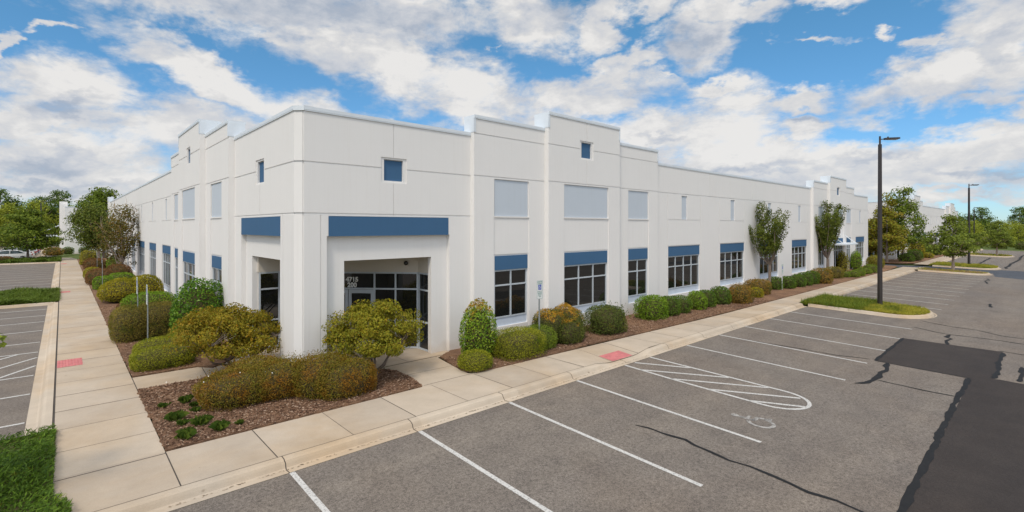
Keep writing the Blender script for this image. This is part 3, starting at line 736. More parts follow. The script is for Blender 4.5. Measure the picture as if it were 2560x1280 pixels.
def slab(name, T, u0, u1, z0, z1, d0, d1, mat, parent):
    b = MB(); b.box(u0, d0, z0, u1, d1, z1, T); return b.build(name, mat, parent)
H1, H2, H3 = 8.06, 8.70, 9.36
GR = .022
def tower(ops, T, P, b, c, d, e, wins, doors=False):
    'stepped parapet bay: flanks b-c and d-e, centre c-d; wins = three (u0, u1, n)'
    ops += [('set', b, c, 0, H2, .22), ('set', c, d, 0, H3, .46), ('set', d, e, 0, H2, .22)]
    return [(w, off) for w, off in zip(wins, (.22, .46, .22))]
def coping(T, u0, u1, z, d, parent, left=None, right=None):
    m = MB(); m.box(u0, BK-.04, z, u1, d+.035, z+.10, T)
    m.box(u0, d+.004, z-.035, u1, d+.030, z, T)
    if left is not None: m.box(u0-.012, BK, left, u0-.001, d+.02, z, T); m.box(u0-.012, d+.002, left, u0+.07, d+.022, z-.036, T)
    if right is not None: m.box(u1+.001, BK, right, u1+.012, d+.02, z, T); m.box(u1-.07, d+.002, right, u1+.012, d+.022, z-.036, T)
    m.build('coping', M['coping'], parent)
def make_facade(T, P, spec, CH=.21):
    ops = [('set', spec['start'], spec['end'], 0, H1, 0)]
    for t in spec['towers']:
        b, c, d, e = t['u']; ops += [('set', b, c, 0, H2, .22), ('set', c, d, 0, H3, .46), ('set', d, e, 0, H2, .22)]
    for g0, g1, z in spec['hgrooves']: ops.append(('add', g0, g1, z, z+.05, -GR))
    for u, z0, z1 in spec['vgrooves']: ops.append(('add', u-.014, u+.014, z0, z1, -GR))
    items = []
    for w in spec['windows']:
        u0, u1, n, off, kind = w['u'][0], w['u'][1], w['n'], w['off'], w['kind']
        zt, zb, zg, zs = w['zt'], w['zb'], w['zg'], w['zs']
        if kind == 'panel':     # pale upper panel, plain field, blue band, window
            ops.append(('set', u0-.06, u1+.06, .12, 5.0, off-.035)); ops.append(('set', u0-.04, u1+.04, 5.05, 6.48, off-.05))
            items.append(('pale_panel', u0, u1, 5.055, 6.46, off-.05, off-.038, 'pale'))
        elif kind == 'slot':
            ops += [('add', u0-.09, u0-.06, .12, 6.47, -GR), ('add', u1+.06, u1+.09, .12, 6.47, -GR), ('add', u0-.06, u1+.06, 5.02, 5.06, -.03)]
            uc = w.get('uc', (u0+u1)/2)
            ops.append(('set', uc-.31, uc+.31, 5.07, 6.45, off-.06)); items.append(('pale_panel', uc-.305, uc+.305, 5.075, 6.445, off-.06, off-.048, 'pale'))
        ops += [('add', u0-.06, u1+.06, zt, zt+.04, -GR)]
        ops.append(('set', u0, u1, zb, zt, off-.06)); items.append(('blue_panel', u0+.003, u1-.003, zb+.0, zt-.02, off-.06, off-.035, 'blue'))
        ops.append(('set', u0, u1, zs, zb, off-.15))
        items.append(('WIN', u0+.002, u1-.002, zg, zb-.004, off-.15, n, zs+.002))
    for uc, z0, z1, off in spec['squares']:
        h = (z1-z0)/2
        ops.append(('set', uc-h-.12, uc+h+.12, z0-.06, z1+.06, off-.03)); ops.append(('set', uc-h, uc+h, z0, z1, off-.11))
        items.append(('blue_panel', uc-h+.01, uc+h-.01, z0+.01, z1-.02, off-.11, off-.095, 'blue'))
    r0, r1, p0, p1, b0, b1 = spec['portal']
    ops.append(('set', r0, r1, 0, 4.36, -.17)); ops.append(('none', p0, p1, 0, 3.58, 0))
    ops.append(('set', b0, b1, 4.36, 4.97, -.03)); ops += [('add', b0-.25, b0-.22, .2, 5.0, -GR)]
    items.append(('blue_panel', b0+.004, b1-.004, 4.35, 4.96, -.03, .012, 'blue'))
    facade('wall', T, ops, M['wall'], P)
    for it in items:
        if it[0] == 'WIN':
            _, u0, u1, z0, z1, d, n, s = it
            window(T, u0, u1, z0, z1, n, [z1-.60], P, d, .055, s)
        else:
            nm, u0, u1, z0, z1, d0, d1, mt = it
            slab(nm, T, u0, u1, z0, z1, d0, d1, M[mt], P)
    # copings along the stepped skyline
    cuts = [spec['start']]
    for t in spec['towers']:
        b, c, d, e = t['u']
        coping(T, cuts[-1]-(.014 if cuts[-1] == spec['start'] else 0), b, H1, 0, P)
        coping(T, b, c, H2, .22, P, left=H1+.1); coping(T, c, d, H3, .46, P, left=H2+.1, right=H2+.1); coping(T, d, e, H2, .22, P, right=H1+.1)
        cuts.append(e)
    if cuts[-1] < spec['end']-.1: coping(T, cuts[-1], spec['end'], H1, 0, P)
def W(u0, u1, n, off, kind, zt=3.53, zb=2.96, zg=1.08, zs=.76, **k): return dict(u=(u0, u1), n=n, off=off, kind=kind, zt=zt, zb=zb, zg=zg, zs=zs, **k)
Tf = lambda u, d, z: (u, -d, z)
Tl = lambda u, d, z: (-d, u, z)
FRONT = dict(start=.21, end=64.15, towers=[dict(u=(6.29, 10.04, 15.05, 18.87)), dict(u=(44.45, 48.45, 53.7, 57.6))],
    hgrooves=[(.21, 64.15, 6.52), (.21, 6.29, 5.01), (6.29, 18.87, 8.08), (44.45, 57.6, 8.08)],
    vgrooves=[(3.1, 5.0, 8.2), (12.55, 6.5, 9.36), (25.3, 6.5, 8.06), (31.8, 6.5, 8.06), (38.3, 6.5, 8.06), (51.05, 6.5, 9.36)],
    windows=[W(7.31, 9.08, 2, .22, 'panel'), W(11.05, 14.1, 3, .46, 'panel'), W(16.15, 17.92, 2, .22, 'panel'),
             W(20.3, 24.0, 4, 0, 'slot', uc=22.11), W(26.72, 30.45, 4, 0, 'slot'), W(33.15, 36.88, 4, 0, 'slot'), W(39.75, 43.45, 4, 0, 'slot'),
             W(45.85, 47.6, 3, .22, 'panel'), W(49.6, 52.7, 4, .46, 'panel', zg=.22, zs=.14), W(54.8, 56.5, 3, .22, 'panel'), W(59.2, 62.9, 4, 0, 'slot')],
    squares=[(3.12, 6.15, 6.85, 0), (12.54, 7.73, 8.43, .46), (51.05, 7.73, 8.43, .46)],
    portal=(.88, 5.34, 1.49, 4.67, .93, 5.29))
lw = dict(zt=3.42, zb=2.90, zg=.78, zs=.45)
LEFT = dict(start=.21, end=93.0, towers=[dict(u=(6.89, 11.0, 16.3, 20.45)), dict(u=(74.0, 78.5, 84.0, 88.5))],
    hgrooves=[(.21, 93, 6.52), (.21, 6.89, 5.01), (6.89, 20.45, 8.08), (74, 88.5, 8.08)],
    vgrooves=[(3.6, 5.0, 6.2), (13.62, 8.2, 9.36)],
    windows=[W(8.05, 9.96, 2, .22, 'panel', **lw), W(12.1, 15.33, 3, .46, 'panel', **lw), W(18.25, 19.5, 2, .22, 'panel', **lw),
             W(22.35, 25.95, 4, 0, 'slot', **lw), W(28.8, 32.65, 4, 0, 'slot', **lw), W(35.45, 39.55, 4, 0, 'slot', **lw), W(42.3, 46.4, 4, 0, 'slot', **lw),
             W(48.8, 50.8, 2, 0, 'panel', **lw), W(54.0, 57.8, 4, 0, 'slot', **lw), W(60.4, 64.2, 4, 0, 'slot', **lw), W(67.0, 70.8, 4, 0, 'slot', **lw),
             W(75.3, 77.3, 2, .22, 'panel', **lw), W(79.7, 82.8, 3, .46, 'panel', **lw)],
    squares=[(3.58, 6.15, 6.88, 0), (13.62, 7.73, 8.43, .46)],
    portal=(1.42, 5.92, 2.0, 5.15, 1.42, 5.89))
def make_building(label):
    P = empty('office_building', (4.99, 14.7, 0)); tag(P, label, 'building')
    make_facade(Tf, P, FRONT); make_facade(Tl, P, LEFT)
    # chamfered corner with its joint
    m = MB(); c = .21
    ch = [(0, 6.52, 0), (6.52, 6.57, GR), (6.57, H1, 0)]
    lv = [0, 5.01, 5.06, 6.52, 6.57, H1]; dd = [0, GR, 0, GR, 0]
    k = 1/math.sqrt(2)
    def C(t, z, ins=0):   # t from 0 (left wall) to 1 (front wall)
        return (c*t+ins*k, c*(1-t)+ins*k, z)
    cells = [(0, .86), (.86, .95), (.95, 1.0)]
    for j in range(5):
        for a, b in cells:
            ins = dd[j] if (a, b) != (.86, .95) else max(dd[j], GR)
            m.poly([C(a, lv[j], ins), C(b, lv[j], ins), C(b, lv[j+1], ins), C(a, lv[j+1], ins)])
            for t in (a, b): m.poly([C(t, lv[j]), C(t, lv[j], ins), C(t, lv[j+1], ins), C(t, lv[j+1])])
            for z in (lv[j], lv[j+1]): m.poly([C(a, z), C(b, z), C(b, z, GR), C(a, z, GR)])
    m.box(.215, .215, 0, .36, .36, H1)
    m.build('corner_pier', M['wall'], P)
    m = MB(); pts = [(-.035, .195), (.195, -.035), (.5, -.035), (.5, .5), (-.035, .5)]
    m.poly([(x, y, H1+.103) for x, y in pts]); n = len(pts)
    for i in range(1):
        a, b = pts[i], pts[i+1]; m.poly([(*a, H1-.035), (*b, H1-.035), (*b, H1+.103), (*a, H1+.103)])
    m.build('coping', M['coping'], P)
    # roof and back walls
    m = MB(); m.box(.38, .38, 7.35, 64.14, 92.9, 7.5); m.build('roof', M['roof'], P)
    m = MB(); m.box(64.155, .0, 0, 64.5, 93, H1+.06); m.box(0, 93.01, 0, 64.5, 93.4, H1+.06); m.box(63.85, 0.38, 0, 64.15, .4, H1); m.build('wall', M['wall'], P)
    # corner porch: ceiling, header walls and glazed entrance on the diagonal
    A0, P1, P2, B0 = (.33, 4.95), (1.1, 4.95), (4.71, 1.1), (4.71, .33)
    m = MB(); m.box(.371, .371, 3.60, 6.2, 6.4, 3.75); m.build('porch_ceiling', M['porch_shade'], P)
    def seg(a, b):
        ax, ay = a; bx, by = b; L = math.hypot(bx-ax, by-ay); tx, ty = (bx-ax)/L, (by-ay)/L; nx, ny = ty, -tx
        if nx*(0-ax)+ny*(0-ay) < 0: nx, ny = -nx, -ny
        return L, (lambda u, d, z: (ax+tx*u+nx*d, ay+ty*u+ny*d, z))
    hd = MB()
    for a, b, n in ((A0, P1, 1), (P1, P2, 0), (P2, B0, 1)):
        L, T = seg(a, b)
        hd.box(-.02 if n == 0 else 0, -.2, 2.97, L+(.02 if n == 0 else 0), .0, 3.6, T)
        if n: window(T, .02, L-.02, .16, 2.965, 1, [2.34, 1.18], P, -.06)
    # jambs that close the porch against the facade walls
    hd.box(4.86, .371, 0, 5.0, 1.2, 2.965); hd.box(.371, 5.10, 0, 1.2, 5.3, 2.965)
    hd.build('header_wall', M['porch_shade'], P)
    L, T = seg(P1, P2)
    # storefront: sidelights, transoms and a pair of glazed doors in the middle
    f = MB(); bar = .06; d0, d1 = -.08, -.01
    vs = [0, .72, 1.62, 3.62, 4.42, L]     # mullion positions
    for i, v in enumerate(vs):
        a = v if i == 0 else (v-bar if i == 5 else v-bar/2); f.box(a, d0, .16, a+bar, d1, 2.965, T)
    for a, b in zip(vs[:-1], vs[1:]):
        f.box(a+.03, d0, 2.905, b-.03, d1-.003, 2.962, T); f.box(a+.03, d0, 2.31, b-.03, d1-.003, 2.37, T)
        if b-a < 1.5: f.box(a+.03, d0, .163, b-.03, d1-.003, .22, T); f.box(a+.03, d0, 1.15, b-.03, d1-.003, 1.21, T)
    w = f.build('storefront_frame', M['frame'], P)
    g = MB(); g.poly([T(.02, -.05, .17), T(L-.02, -.05, .17), T(L-.02, -.05, 2.95), T(.02, -.05, 2.95)]); g.build('pane', M['glass'], w)
    for s in (0, 1):
        a = 1.655+s*.985; b = a+.955; dr = MB()
        dr.box(a, -.045, .18, a+.11, -.004, 2.30, T); dr.box(b-.11, -.045, .18, b, -.004, 2.30, T)
        dr.box(a+.11, -.045, .18, b-.11, -.006, .42, T); dr.box(a+.11, -.045, 2.17, b-.11, -.006, 2.30, T)
        do = dr.build('door', M['frame'], P)
        g = MB(); g.poly([T(a+.1, -.03, .4), T(b-.1, -.03, .4), T(b-.1, -.03, 2.18), T(a+.1, -.03, 2.18)]); g.build('pane', M['glass'], do)
        h = MB(); hx = a+.88 if s == 0 else a+.075
        h.tube([T(hx, .0, 1.0), T(hx, .05, 1.0), T(hx, .05, 1.3), T(hx, .0, 1.3)], .011, 6); h.build('handle', M['coping'], do)
    # house number on the transom light
    for txt, z, sz in (('4715', 2.60, .235), ('200', 2.395, .235)):
        cu = bpy.data.curves.new('t', 'FONT'); cu.body = txt; cu.size = sz; cu.align_x = 'CENTER'; cu.offset = .011; cu.extrude = 0
        ob = bpy.data.objects.new('t', cu); col.objects.link(ob)
        me = bpy.data.meshes.new_from_object(ob); bpy.data.objects.remove(ob)
        o0, ex = Vector(T(2.76, -.035, z)), (Vector(T(1, 0, 0))-Vector(T(0, 0, 0)))
        for v in me.vertices: v.co = o0+ex*v.co.x+Vector((0, 0, 1))*v.co.y
        me.materials.clear(); link('suite_number', me, M['lettering'], w)
    # glazed second entrance: flat canopy hung over the door of the far tower
    m = MB(); m.box(48.9, .46, 2.90, 53.6, 1.5, 3.02, lambda x, y, z: (x, -y, z)); m.box(49.0, .5, 3.02, 53.5, 1.4, 3.06, lambda x, y, z: (x, -y, z))
    for u in (49.2, 53.3): m.tube([(u, -.47, 3.75), (u, -1.35, 3.05)], .035, 6)
    m.build('entrance_canopy', M['coping'], P)
    return P
M['lettering'] = simple('white_vinyl_lettering', (.82, .82, .8), .5, .3, 0, 0)
bld = make_building('white concrete office building with blue bands, corner porch numbered 4715 and stepped parapets')
for o in list(bpy.data.objects):
    if o.parent: kids.setdefault(o.parent.name, []).append(o)
for o in list(bpy.data.objects): kids.setdefault(o.name, [])
def copy_some(root, loc, label):
    c = root.copy(); col.objects.link(c); c.location = loc; c['label'] = label
    for ch in kids[root.name]:
        k = ch.copy(); col.objects.link(k); k.parent = c
        for g in kids[ch.name]:
            if g.name.startswith('suite_number'): continue
            q = g.copy(); col.objects.link(q); q.parent = k
    return c
b2 = copy_some(bld, (84.3, 14.7, 0), 'twin white office building beyond the dark drive lane, behind the far trees')
bld['group'] = b2['group'] = 'white office buildings with blue bands'
# third building at the end of the left walk
P = empty('office_building', (.35, 113, 0)); tag(P, 'distant white office building end wall at the far end of the left sidewalk', 'building', 'white office buildings with blue bands')
ops = [('set', 0, 46, 0, 8.0, 0), ('add', 0, 46, 5.9, 5.96, -.03), ('set', 9.2, 14, .9, 3.6, -.2), ('set', 17, 21.6, .9, 3.6, -.2)]
facade('wall', Tf, ops, M['wall'], P)
opl = [('set', 0, 1.2, 0, 8.0, .0), ('set', 1.2, 5, 0, 8.5, .35), ('set', 5, 10, 0, 9.1, .7), ('set', 10, 14, 0, 8.5, .35), ('set', 14, 60, 0, 8.0, 0)]
facade('wall', lambda u, d, z: (-d, u+.002, z), opl, M['wall'], P)
coping(Tf, 0, 46, 8.0, 0, P)
m = MB(); m.box(.37, .37, 7.3, 46, 60, 7.45); m.build('roof', M['roof'], P)
for a in (9.2, 17): window(Tf, a, a+4.6, 1.4, 3.6, 4, [3.0], P, -.2, .09, .9)
m = MB(); m.box(6.0, -3.4, 2.9, 9.5, .5, 3.15, lambda x, y, z: (y-.7, x, z)); 
for y in (6.3, 9.2): m.tube([(-3.9, y, 3.15), (-.75, y, 4.9)], .07, 6); m.tube([(-3.9, y, 0), (-3.9, y, 2.9)], .06, 6)
m.build('entrance_canopy', M['coping'], P)
# small dome fixture under the porch header
t = empty('dome_camera', (4.99+4.42, 14.7+1.41, 3.33)); tag(t, 'small black dome camera on the header above the corner entrance', 'security camera')
k = 1/math.sqrt(2)
m = MB(); m.tube([(.1, .1, 0), (.0, .0, 0), (-.05, -.05, 0)], [.03, .03, .03], 8); m.build('bracket', M['seal'], t)
bm = bmesh.new(); bmesh.ops.create_uvsphere(bm, u_segments=14, v_segments=8, radius=.085); bmesh.ops.translate(bm, verts=bm.verts, vec=(-.09, -.09, -.02))
me = bpy.data.meshes.new('dome'); bm.to_mesh(me); bm.free(); me.polygons.foreach_set('use_smooth', [True]*len(me.polygons)); link('dome', me, M['glass'], t)
# ------------------------------------------------------------------ plants
G = np.random.default_rng(11)
def leaf_mesh(name, cen, nrm, size, mat, aspect=.55, jit=.9, axis=None, var=.35):
    'one diamond-shaped face per leaf'
    n = len(cen); cen = np.asarray(cen, float)
    nr = nrm/np.maximum(1e-6, np.linalg.norm(nrm, axis=1))[:, None]+G.normal(0, jit, (n, 3)); nr /= np.linalg.norm(nr, axis=1)[:, None]
    a = G.normal(0, 1, (n, 3)) if axis is None else axis+G.normal(0, .25, (n, 3))
    a -= nr*np.sum(a*nr, 1)[:, None]; a /= np.maximum(1e-6, np.linalg.norm(a, axis=1))[:, None]
    b = np.cross(nr, a); s = size*(1+G.uniform(-var, var, n))[:, None]
    A, B = a*s/2, b*s*aspect/2
    V = np.stack([cen-A, cen+B-A*.1, cen+A, cen-B-A*.1], 1).reshape(-1, 3)
    me = bpy.data.meshes.new(name); me.vertices.add(4*n); me.vertices.foreach_set('co', V.ravel().astype(np.float32))
    me.loops.add(4*n); me.loops.foreach_set('vertex_index', np.arange(4*n, dtype=np.int32))
    me.polygons.add(n); me.polygons.foreach_set('loop_start', np.arange(0, 4*n, 4, dtype=np.int32))
    me.update(calc_edges=True); me.materials.append(mat); return me
def sph(n):
    v = G.normal(0, 1, (n, 3)); return v/np.linalg.norm(v, axis=1)[:, None]
def lumps(dirs, k, amp, width):
    c = sph(k); w = G.uniform(-1, 1, k)
    return 1+amp*np.sum(w[None]*np.exp((dirs@c.T-1)/width), 1)
def bush_part(sx, sy, h, p, n, leaf, lump=.06, k=26, shell=.22):
    'points on a rounded-box or dome shell: returns centres, normals, radius function data'
    d = sph(n*2); d = d[d[:, 2] > -.55][:n]
    q = np.abs(d); r = 1/np.power(np.sum(q**p, 1), 1/p)
    L = lumps(d, k, lump, .06)*lumps(d, 9, lump*.9, .25)
    depth = 1-np.abs(G.normal(0, shell*.5, len(d)))+G.uniform(0, .03, len(d))
    pos = d*(r*L*depth)[:, None]*np.array([sx/2, sy/2, h*.575]); pos[:, 2] += h*.37
    nr = np.sign(d)*q**(p-1)/np.array([sx, sy, h*1.2]); keep = pos[:, 2] > .02
    return pos[keep], nr[keep]
def core(sx, sy, h, p, f=.80):
    bm = bmesh.new(); bmesh.ops.create_icosphere(bm, subdivisions=3, radius=1)
    for v in bm.verts:
        d = np.array(v.co); d /= np.linalg.norm(d); r = 1/np.power(np.sum(np.abs(d)**p), 1/p)*f
        v.co = (d[0]*r*sx/2, d[1]*r*sy/2, max(0, d[2]*r*h*.575+h*.37))
    me = bpy.data.meshes.new('twigs'); bm.to_mesh(me); bm.free(); me.materials.append(M['twig']); return me
def bush(name, loc, sx, sy, h, mat, label, group=None, p=2.6, leaf=.045, dens=1.0, rz=0, lump=.10, sprigs=0, cat='shrub', z=.17, aspect=.55, shell=.30, jit=.8, corefac=.74):
    area = (sx*sy*.8+(sx+sy)*1.5*h)
    leaf *= 1.15; n = int(dens*area/(leaf*leaf*aspect)*1.5)
    pos, nr = bush_part(sx, sy, h, p, n, leaf, lump, shell=shell)
    if sprigs:
        d = sph(sprigs*2); d = d[d[:, 2] > -.05][:sprigs]; q = np.abs(d); r = 1/np.power(np.sum(q**p, 1), 1/p)
        base = d*r[:, None]*np.array([sx/2, sy/2, h*.575])*.97; base[:, 2] += h*.37
        up = d*.6+np.array([0, 0, .8])+G.normal(0, .3, d.shape); up /= np.linalg.norm(up, axis=1)[:, None]
        L = G.uniform(.05, .20, len(d))
        for t in np.linspace(.1, 1, 6):
            pp = base+up*(L*t)[:, None]+G.normal(0, .012, base.shape); pos = np.vstack([pos, pp]); nr = np.vstack([nr, up])
    root = empty(name, (loc[0], loc[1], z), rz); tag(root, label, cat, group)
    link('foliage', leaf_mesh('foliage', pos, nr, leaf, mat, aspect, jit), None, root)
    link('twigs', core(sx, sy, h, p, corefac), None, root)
    return root
def multi_bush(name, loc, parts, mat, label, leaf, dens=1., group=None, p=2.5, lump=.11, sprigs=0, z=.17, cat='shrub', aspect=.55):
    'one plant grown from several joined mounds: parts = (dx, dy, sx, sy, h)'
    root = empty(name, (loc[0], loc[1], z)); tag(root, label, cat, group); PP, NN = [], []; ib = MB()
    for dx, dy, sx, sy, h in parts:
        n = int(dens*(sx*sy*.8+(sx+sy)*1.5*h)/(leaf*leaf*aspect)*1.5)
        pos, nr = bush_part(sx, sy, h, p, n, leaf, lump)
        if sprigs:
            k = int(sprigs*sx*sy); d = sph(k*2); d = d[d[:, 2] > -.05][:k]; r = 1/np.power(np.sum(np.abs(d)**p, 1), 1/p)
            base = d*r[:, None]*np.array([sx/2, sy/2, h*.575])*.97; base[:, 2] += h*.37
            up = d*.6+np.array([0, 0, .8])+G.normal(0, .3, d.shape); up /= np.linalg.norm(up, axis=1)[:, None]; L = G.uniform(.04, .19, len(d))
            for t in np.linspace(.1, 1, 6): pos = np.vstack([pos, base+up*(L*t)[:, None]+G.normal(0, .012, base.shape)]); nr = np.vstack([nr, up])
        PP.append(pos+np.array([dx, dy, 0])); NN.append(nr)
        c = core(sx, sy, h, p, .8); v0 = len(ib.v)
        ib.v += [(v.co.x+dx, v.co.y+dy, v.co.z) for v in c.vertices]; ib.f += [[v0+i for i in f.vertices] for f in c.polygons]; ib.mi += [0]*len(c.polygons)
    link('foliage', leaf_mesh('foliage', np.vstack(PP), np.vstack(NN), leaf, mat, aspect, .8), None, root)
    ib.build('twigs', M['twig'], root); return root
# --- trees
def limb_path(a, b, bend, n=5):
    a, b = Vector(a), Vector(b); o = []
    for i in range(n+1):
        t = i/n; p = a.lerp(b, t); p.z += bend*math.sin(math.pi*t)*(b-a).length; p += Vector(G.normal(0, .02*(b-a).length, 3))*(1 if 0 < i < n else 0); o.append(p)
    return o
def tree(name, loc, h, trunk_h, tr, prof, ncl, cr, per, leaf, mat, bark, label, cat='tree', group=None, stems=1, limbs=9, z=.15, flat=.65, lean=(0, 0), bend=-.08, seed=0, inner=.35, aspect=.6, rz=0, bare=0, spread=.15, leader=True, plumes=False):
    'prof = [(height fraction of the crown, radius)], trunk with limbs, twigs to every leaf clump'
    global G; G = np.random.default_rng(seed+100)
    root = empty(name, (loc[0], loc[1], z), rz); tag(root, label, cat, group)
    ts = [q[0] for q in prof]; rs = [q[1] for q in prof]
    def rad(t): return np.interp(t, ts, rs)
    C = []; plan = []
    if plumes:      # separate upright plumes, as a vase-shaped tree has
        for i in range(limbs):
            a = i*2.399+seed; zf = 1-.42*((i*.618) % 1); rr = rad(.62)*(.25+.95*math.sqrt((i+.6)/limbs))*(1.25-.45*zf); e = Vector((rr*math.cos(a), rr*math.sin(a), trunk_h+(h-trunk_h)*zf)); plan.append(e)
            m_ = max(3, ncl//limbs)
            for k in range(m_):
                f = .30+.70*(k+G.uniform(0, .9))/m_; w = .34*(1-f)+.10
                C.append((e.x*f**1.1+G.normal(0, w*.55), e.y*f**1.1+G.normal(0, w*.55), trunk_h+(e.z-trunk_h)*f+G.normal(0, .08)))
    while len(C) < ncl and not plumes:
        t = G.uniform(0, 1)
        if G.uniform(0, max(rs)) > rad(t): continue
        a = G.uniform(0, 2*math.pi); rr = rad(t)*math.sqrt(G.uniform(inner**2, 1))*(1+.12*math.sin(3*a+seed)+.08*math.sin(5*a+2*seed))
        C.append((rr*math.cos(a)+lean[0]*t, rr*math.sin(a)+lean[1]*t, trunk_h+(h-trunk_h)*t))
    C = np.array(C); mb = MB()
    top = Vector((lean[0], lean[1], h*.93))
    if stems == 1:
        tp = [Vector((0, 0, -.05)), Vector((0, 0, trunk_h*.5)), Vector((lean[0]*.1, lean[1]*.1, trunk_h)), Vector((lean[0]*.5, lean[1]*.5, (trunk_h+h)/2)), top]
        if not leader: tp = tp[:3]
        mb.tube(tp, [tr*1.35, tr, tr*.85, tr*.4, tr*.1][:len(tp)], 8)
        starts = [tp[2]]*limbs if not leader else [tp[2].lerp(top, .75*(i/max(1, limbs-1))**1.2) for i in range(limbs)]
    else:
        starts = [Vector((math.cos(6.28*i/limbs)*tr*.5, math.sin(6.28*i/limbs)*tr*.5, .08)) for i in range(limbs)]
        mb.tube([(0, 0, -.05), (0, 0, .15)], [tr*1.3, tr*1.1], 8)
    # limbs end at spread-out clump centres; twigs run from the limb to its clumps
    order = np.argsort(C[:, 2]); ends = []
    if plumes: ends = plan
    elif leader and stems == 1:
        for i in range(limbs):
            zlo = starts[i].z; cand = [c for c in C if zlo-.05 < c[2] < zlo+(h-trunk_h)*.45] or list(C)
            ang = i*2.4+seed; cand.sort(key=lambda c: -(c[0]*math.cos(ang)+c[1]*math.sin(ang))); ends.append(Vector(cand[0]))
    else:
        for i in range(limbs):
            ang = i*6.283/limbs+seed; cand = sorted(C, key=lambda c: -(c[0]*math.cos(ang)+c[1]*math.sin(ang))-.25*c[2]); ends.append(Vector(cand[min(len(cand)-1, i % 3)]))
    nodes = []
    for s, e in zip(starts, ends):
        lp = limb_path(s, e, bend); r0 = tr*(.5 if stems == 1 else .62)
        mb.tube(lp, [r0*(1-.82*i/5) for i in range(6)], 6)
        nodes += [(lp[i], r0*(1-.82*i/5)) for i in range(1, 6)]
    for c in C:
        cv = Vector(c); nd = min(nodes, key=lambda q: (q[0]-cv).length+max(0, q[0].z-cv.z)*.8)
        if (nd[0]-cv).length > .05: mb.tube(limb_path(nd[0], cv, bend*.5, 3), [nd[1]*.5, nd[1]*.35, nd[1]*.22, .004], 4, False)
    if bare:      # leafless shoots above the crown
        for i in range(bare):
            c = C[G.integers(len(C))]; e = Vector(c)+Vector((G.normal(0, .25)+.25*np.sign(c[0]), G.normal(0, .25), G.uniform(.7, 1.5)))
            mb.tube(limb_path(c, e, -.03, 4), [.018, .014, .010, .007, .003], 4, False)
    mb.build('trunk', bark, root)
    P = []; Nn = []
    for c in C:
        k = int(per*G.uniform(.6, 1.4)); o = G.normal(0, 1, (k, 3)); o *= np.minimum(1, 1.75/np.maximum(.1, np.linalg.norm(o, axis=1)))[:, None]; o = o*np.array([cr, cr, cr*flat])*G.uniform(.65, 1.25)
        P.append(c+o); Nn.append(o*np.array([.5, .5, 1])+np.array([c[0]*.15, c[1]*.15, .5*cr]))
    P = np.vstack(P); keep = P[:, 2] > .1; Nn = np.vstack(Nn)
    link('crown', leaf_mesh('crown', P[keep], Nn[keep], leaf, mat, aspect, .6), None, root)
    return root
def dup(root, loc, rz, s=1.0, label=None, sz=None):
    c = root.copy(); col.objects.link(c); c.location = loc; c.rotation_euler = (0, 0, rz); c.scale = (s, s, sz or s)
    if label: c['label'] = label
    for ch in kids.setdefault(root.name, children(root)):
        k = ch.copy(); col.objects.link(k); k.parent = c
    return c
G = np.random.default_rng(3)
# ---- corner bed
multi_bush('abelia_shrub', (3.75, 13.95), [(-.35, .12, 1.9, 1.5, .90), (.55, -.02, 1.9, 1.45, .98), (.1, .5, 1.7, 1.2, .98)], M['lf_abelia'], 'wide bronze and green abelia shrub with small white flowers, left mound in the corner bed', .034, 1.0, 'abelia shrubs in the corner bed', sprigs=130, aspect=.6)
multi_bush('abelia_shrub', (5.25, 12.95), [(-.05, .28, 1.6, 1.35, 1.12), (.38, -.18, 1.6, 1.15, .98)], M['lf_abelia'], 'bronze and green abelia mound joined to the right side of the wide flowering one', .034, 1.0, 'abelia shrubs in the corner bed', sprigs=130, aspect=.6)
mb = MB()
for k in range(26):
    a = rnd.uniform(0, 6.28); x = 3.75+rnd.gauss(0, .7); y = 13.7+rnd.gauss(0, .45); z = 1.08+rnd.uniform(-.12, .03)
    mb.poly([(x+.012*math.cos(a+q), y+.012*math.sin(a+q), z+.01*math.sin(q)) for q in (0, 1.57, 3.14, 4.71)])
fl = mb.build('flowers', M['lettering']); ab = [o for o in bpy.data.objects if o.name == 'abelia_shrub'][0]
fl.location = (-3.75, -13.95, -.17); fl.parent = ab
tree('japanese_maple', (6.95, 13.75), 2.12, .86, .075, [(0, 1.15), (.25, 1.5), (.6, 1.35), (.85, .85), (1, .4)], 130, .17, 210, .058, M['lf_maple2'], M['bark'], 'low spreading green-gold japanese maple in front of the numbered porch doors', stems=3, limbs=7, z=.17, flat=.6, seed=4, inner=.2, bend=-.05, aspect=.75)
tree('japanese_maple', (3.95, 16.95), 1.92, .72, .07, [(0, 1.1), (.25, 1.62), (.55, 1.5), (.85, .95), (1, .45)], 145, .18, 210, .058, M['lf_maple'], M['bark'], 'low spreading amber-tinged japanese maple beside the left side window of the porch', stems=3, limbs=7, z=.17, flat=.6, seed=9, inner=.2, bend=-.05, aspect=.75, lean=(-.35, .35))
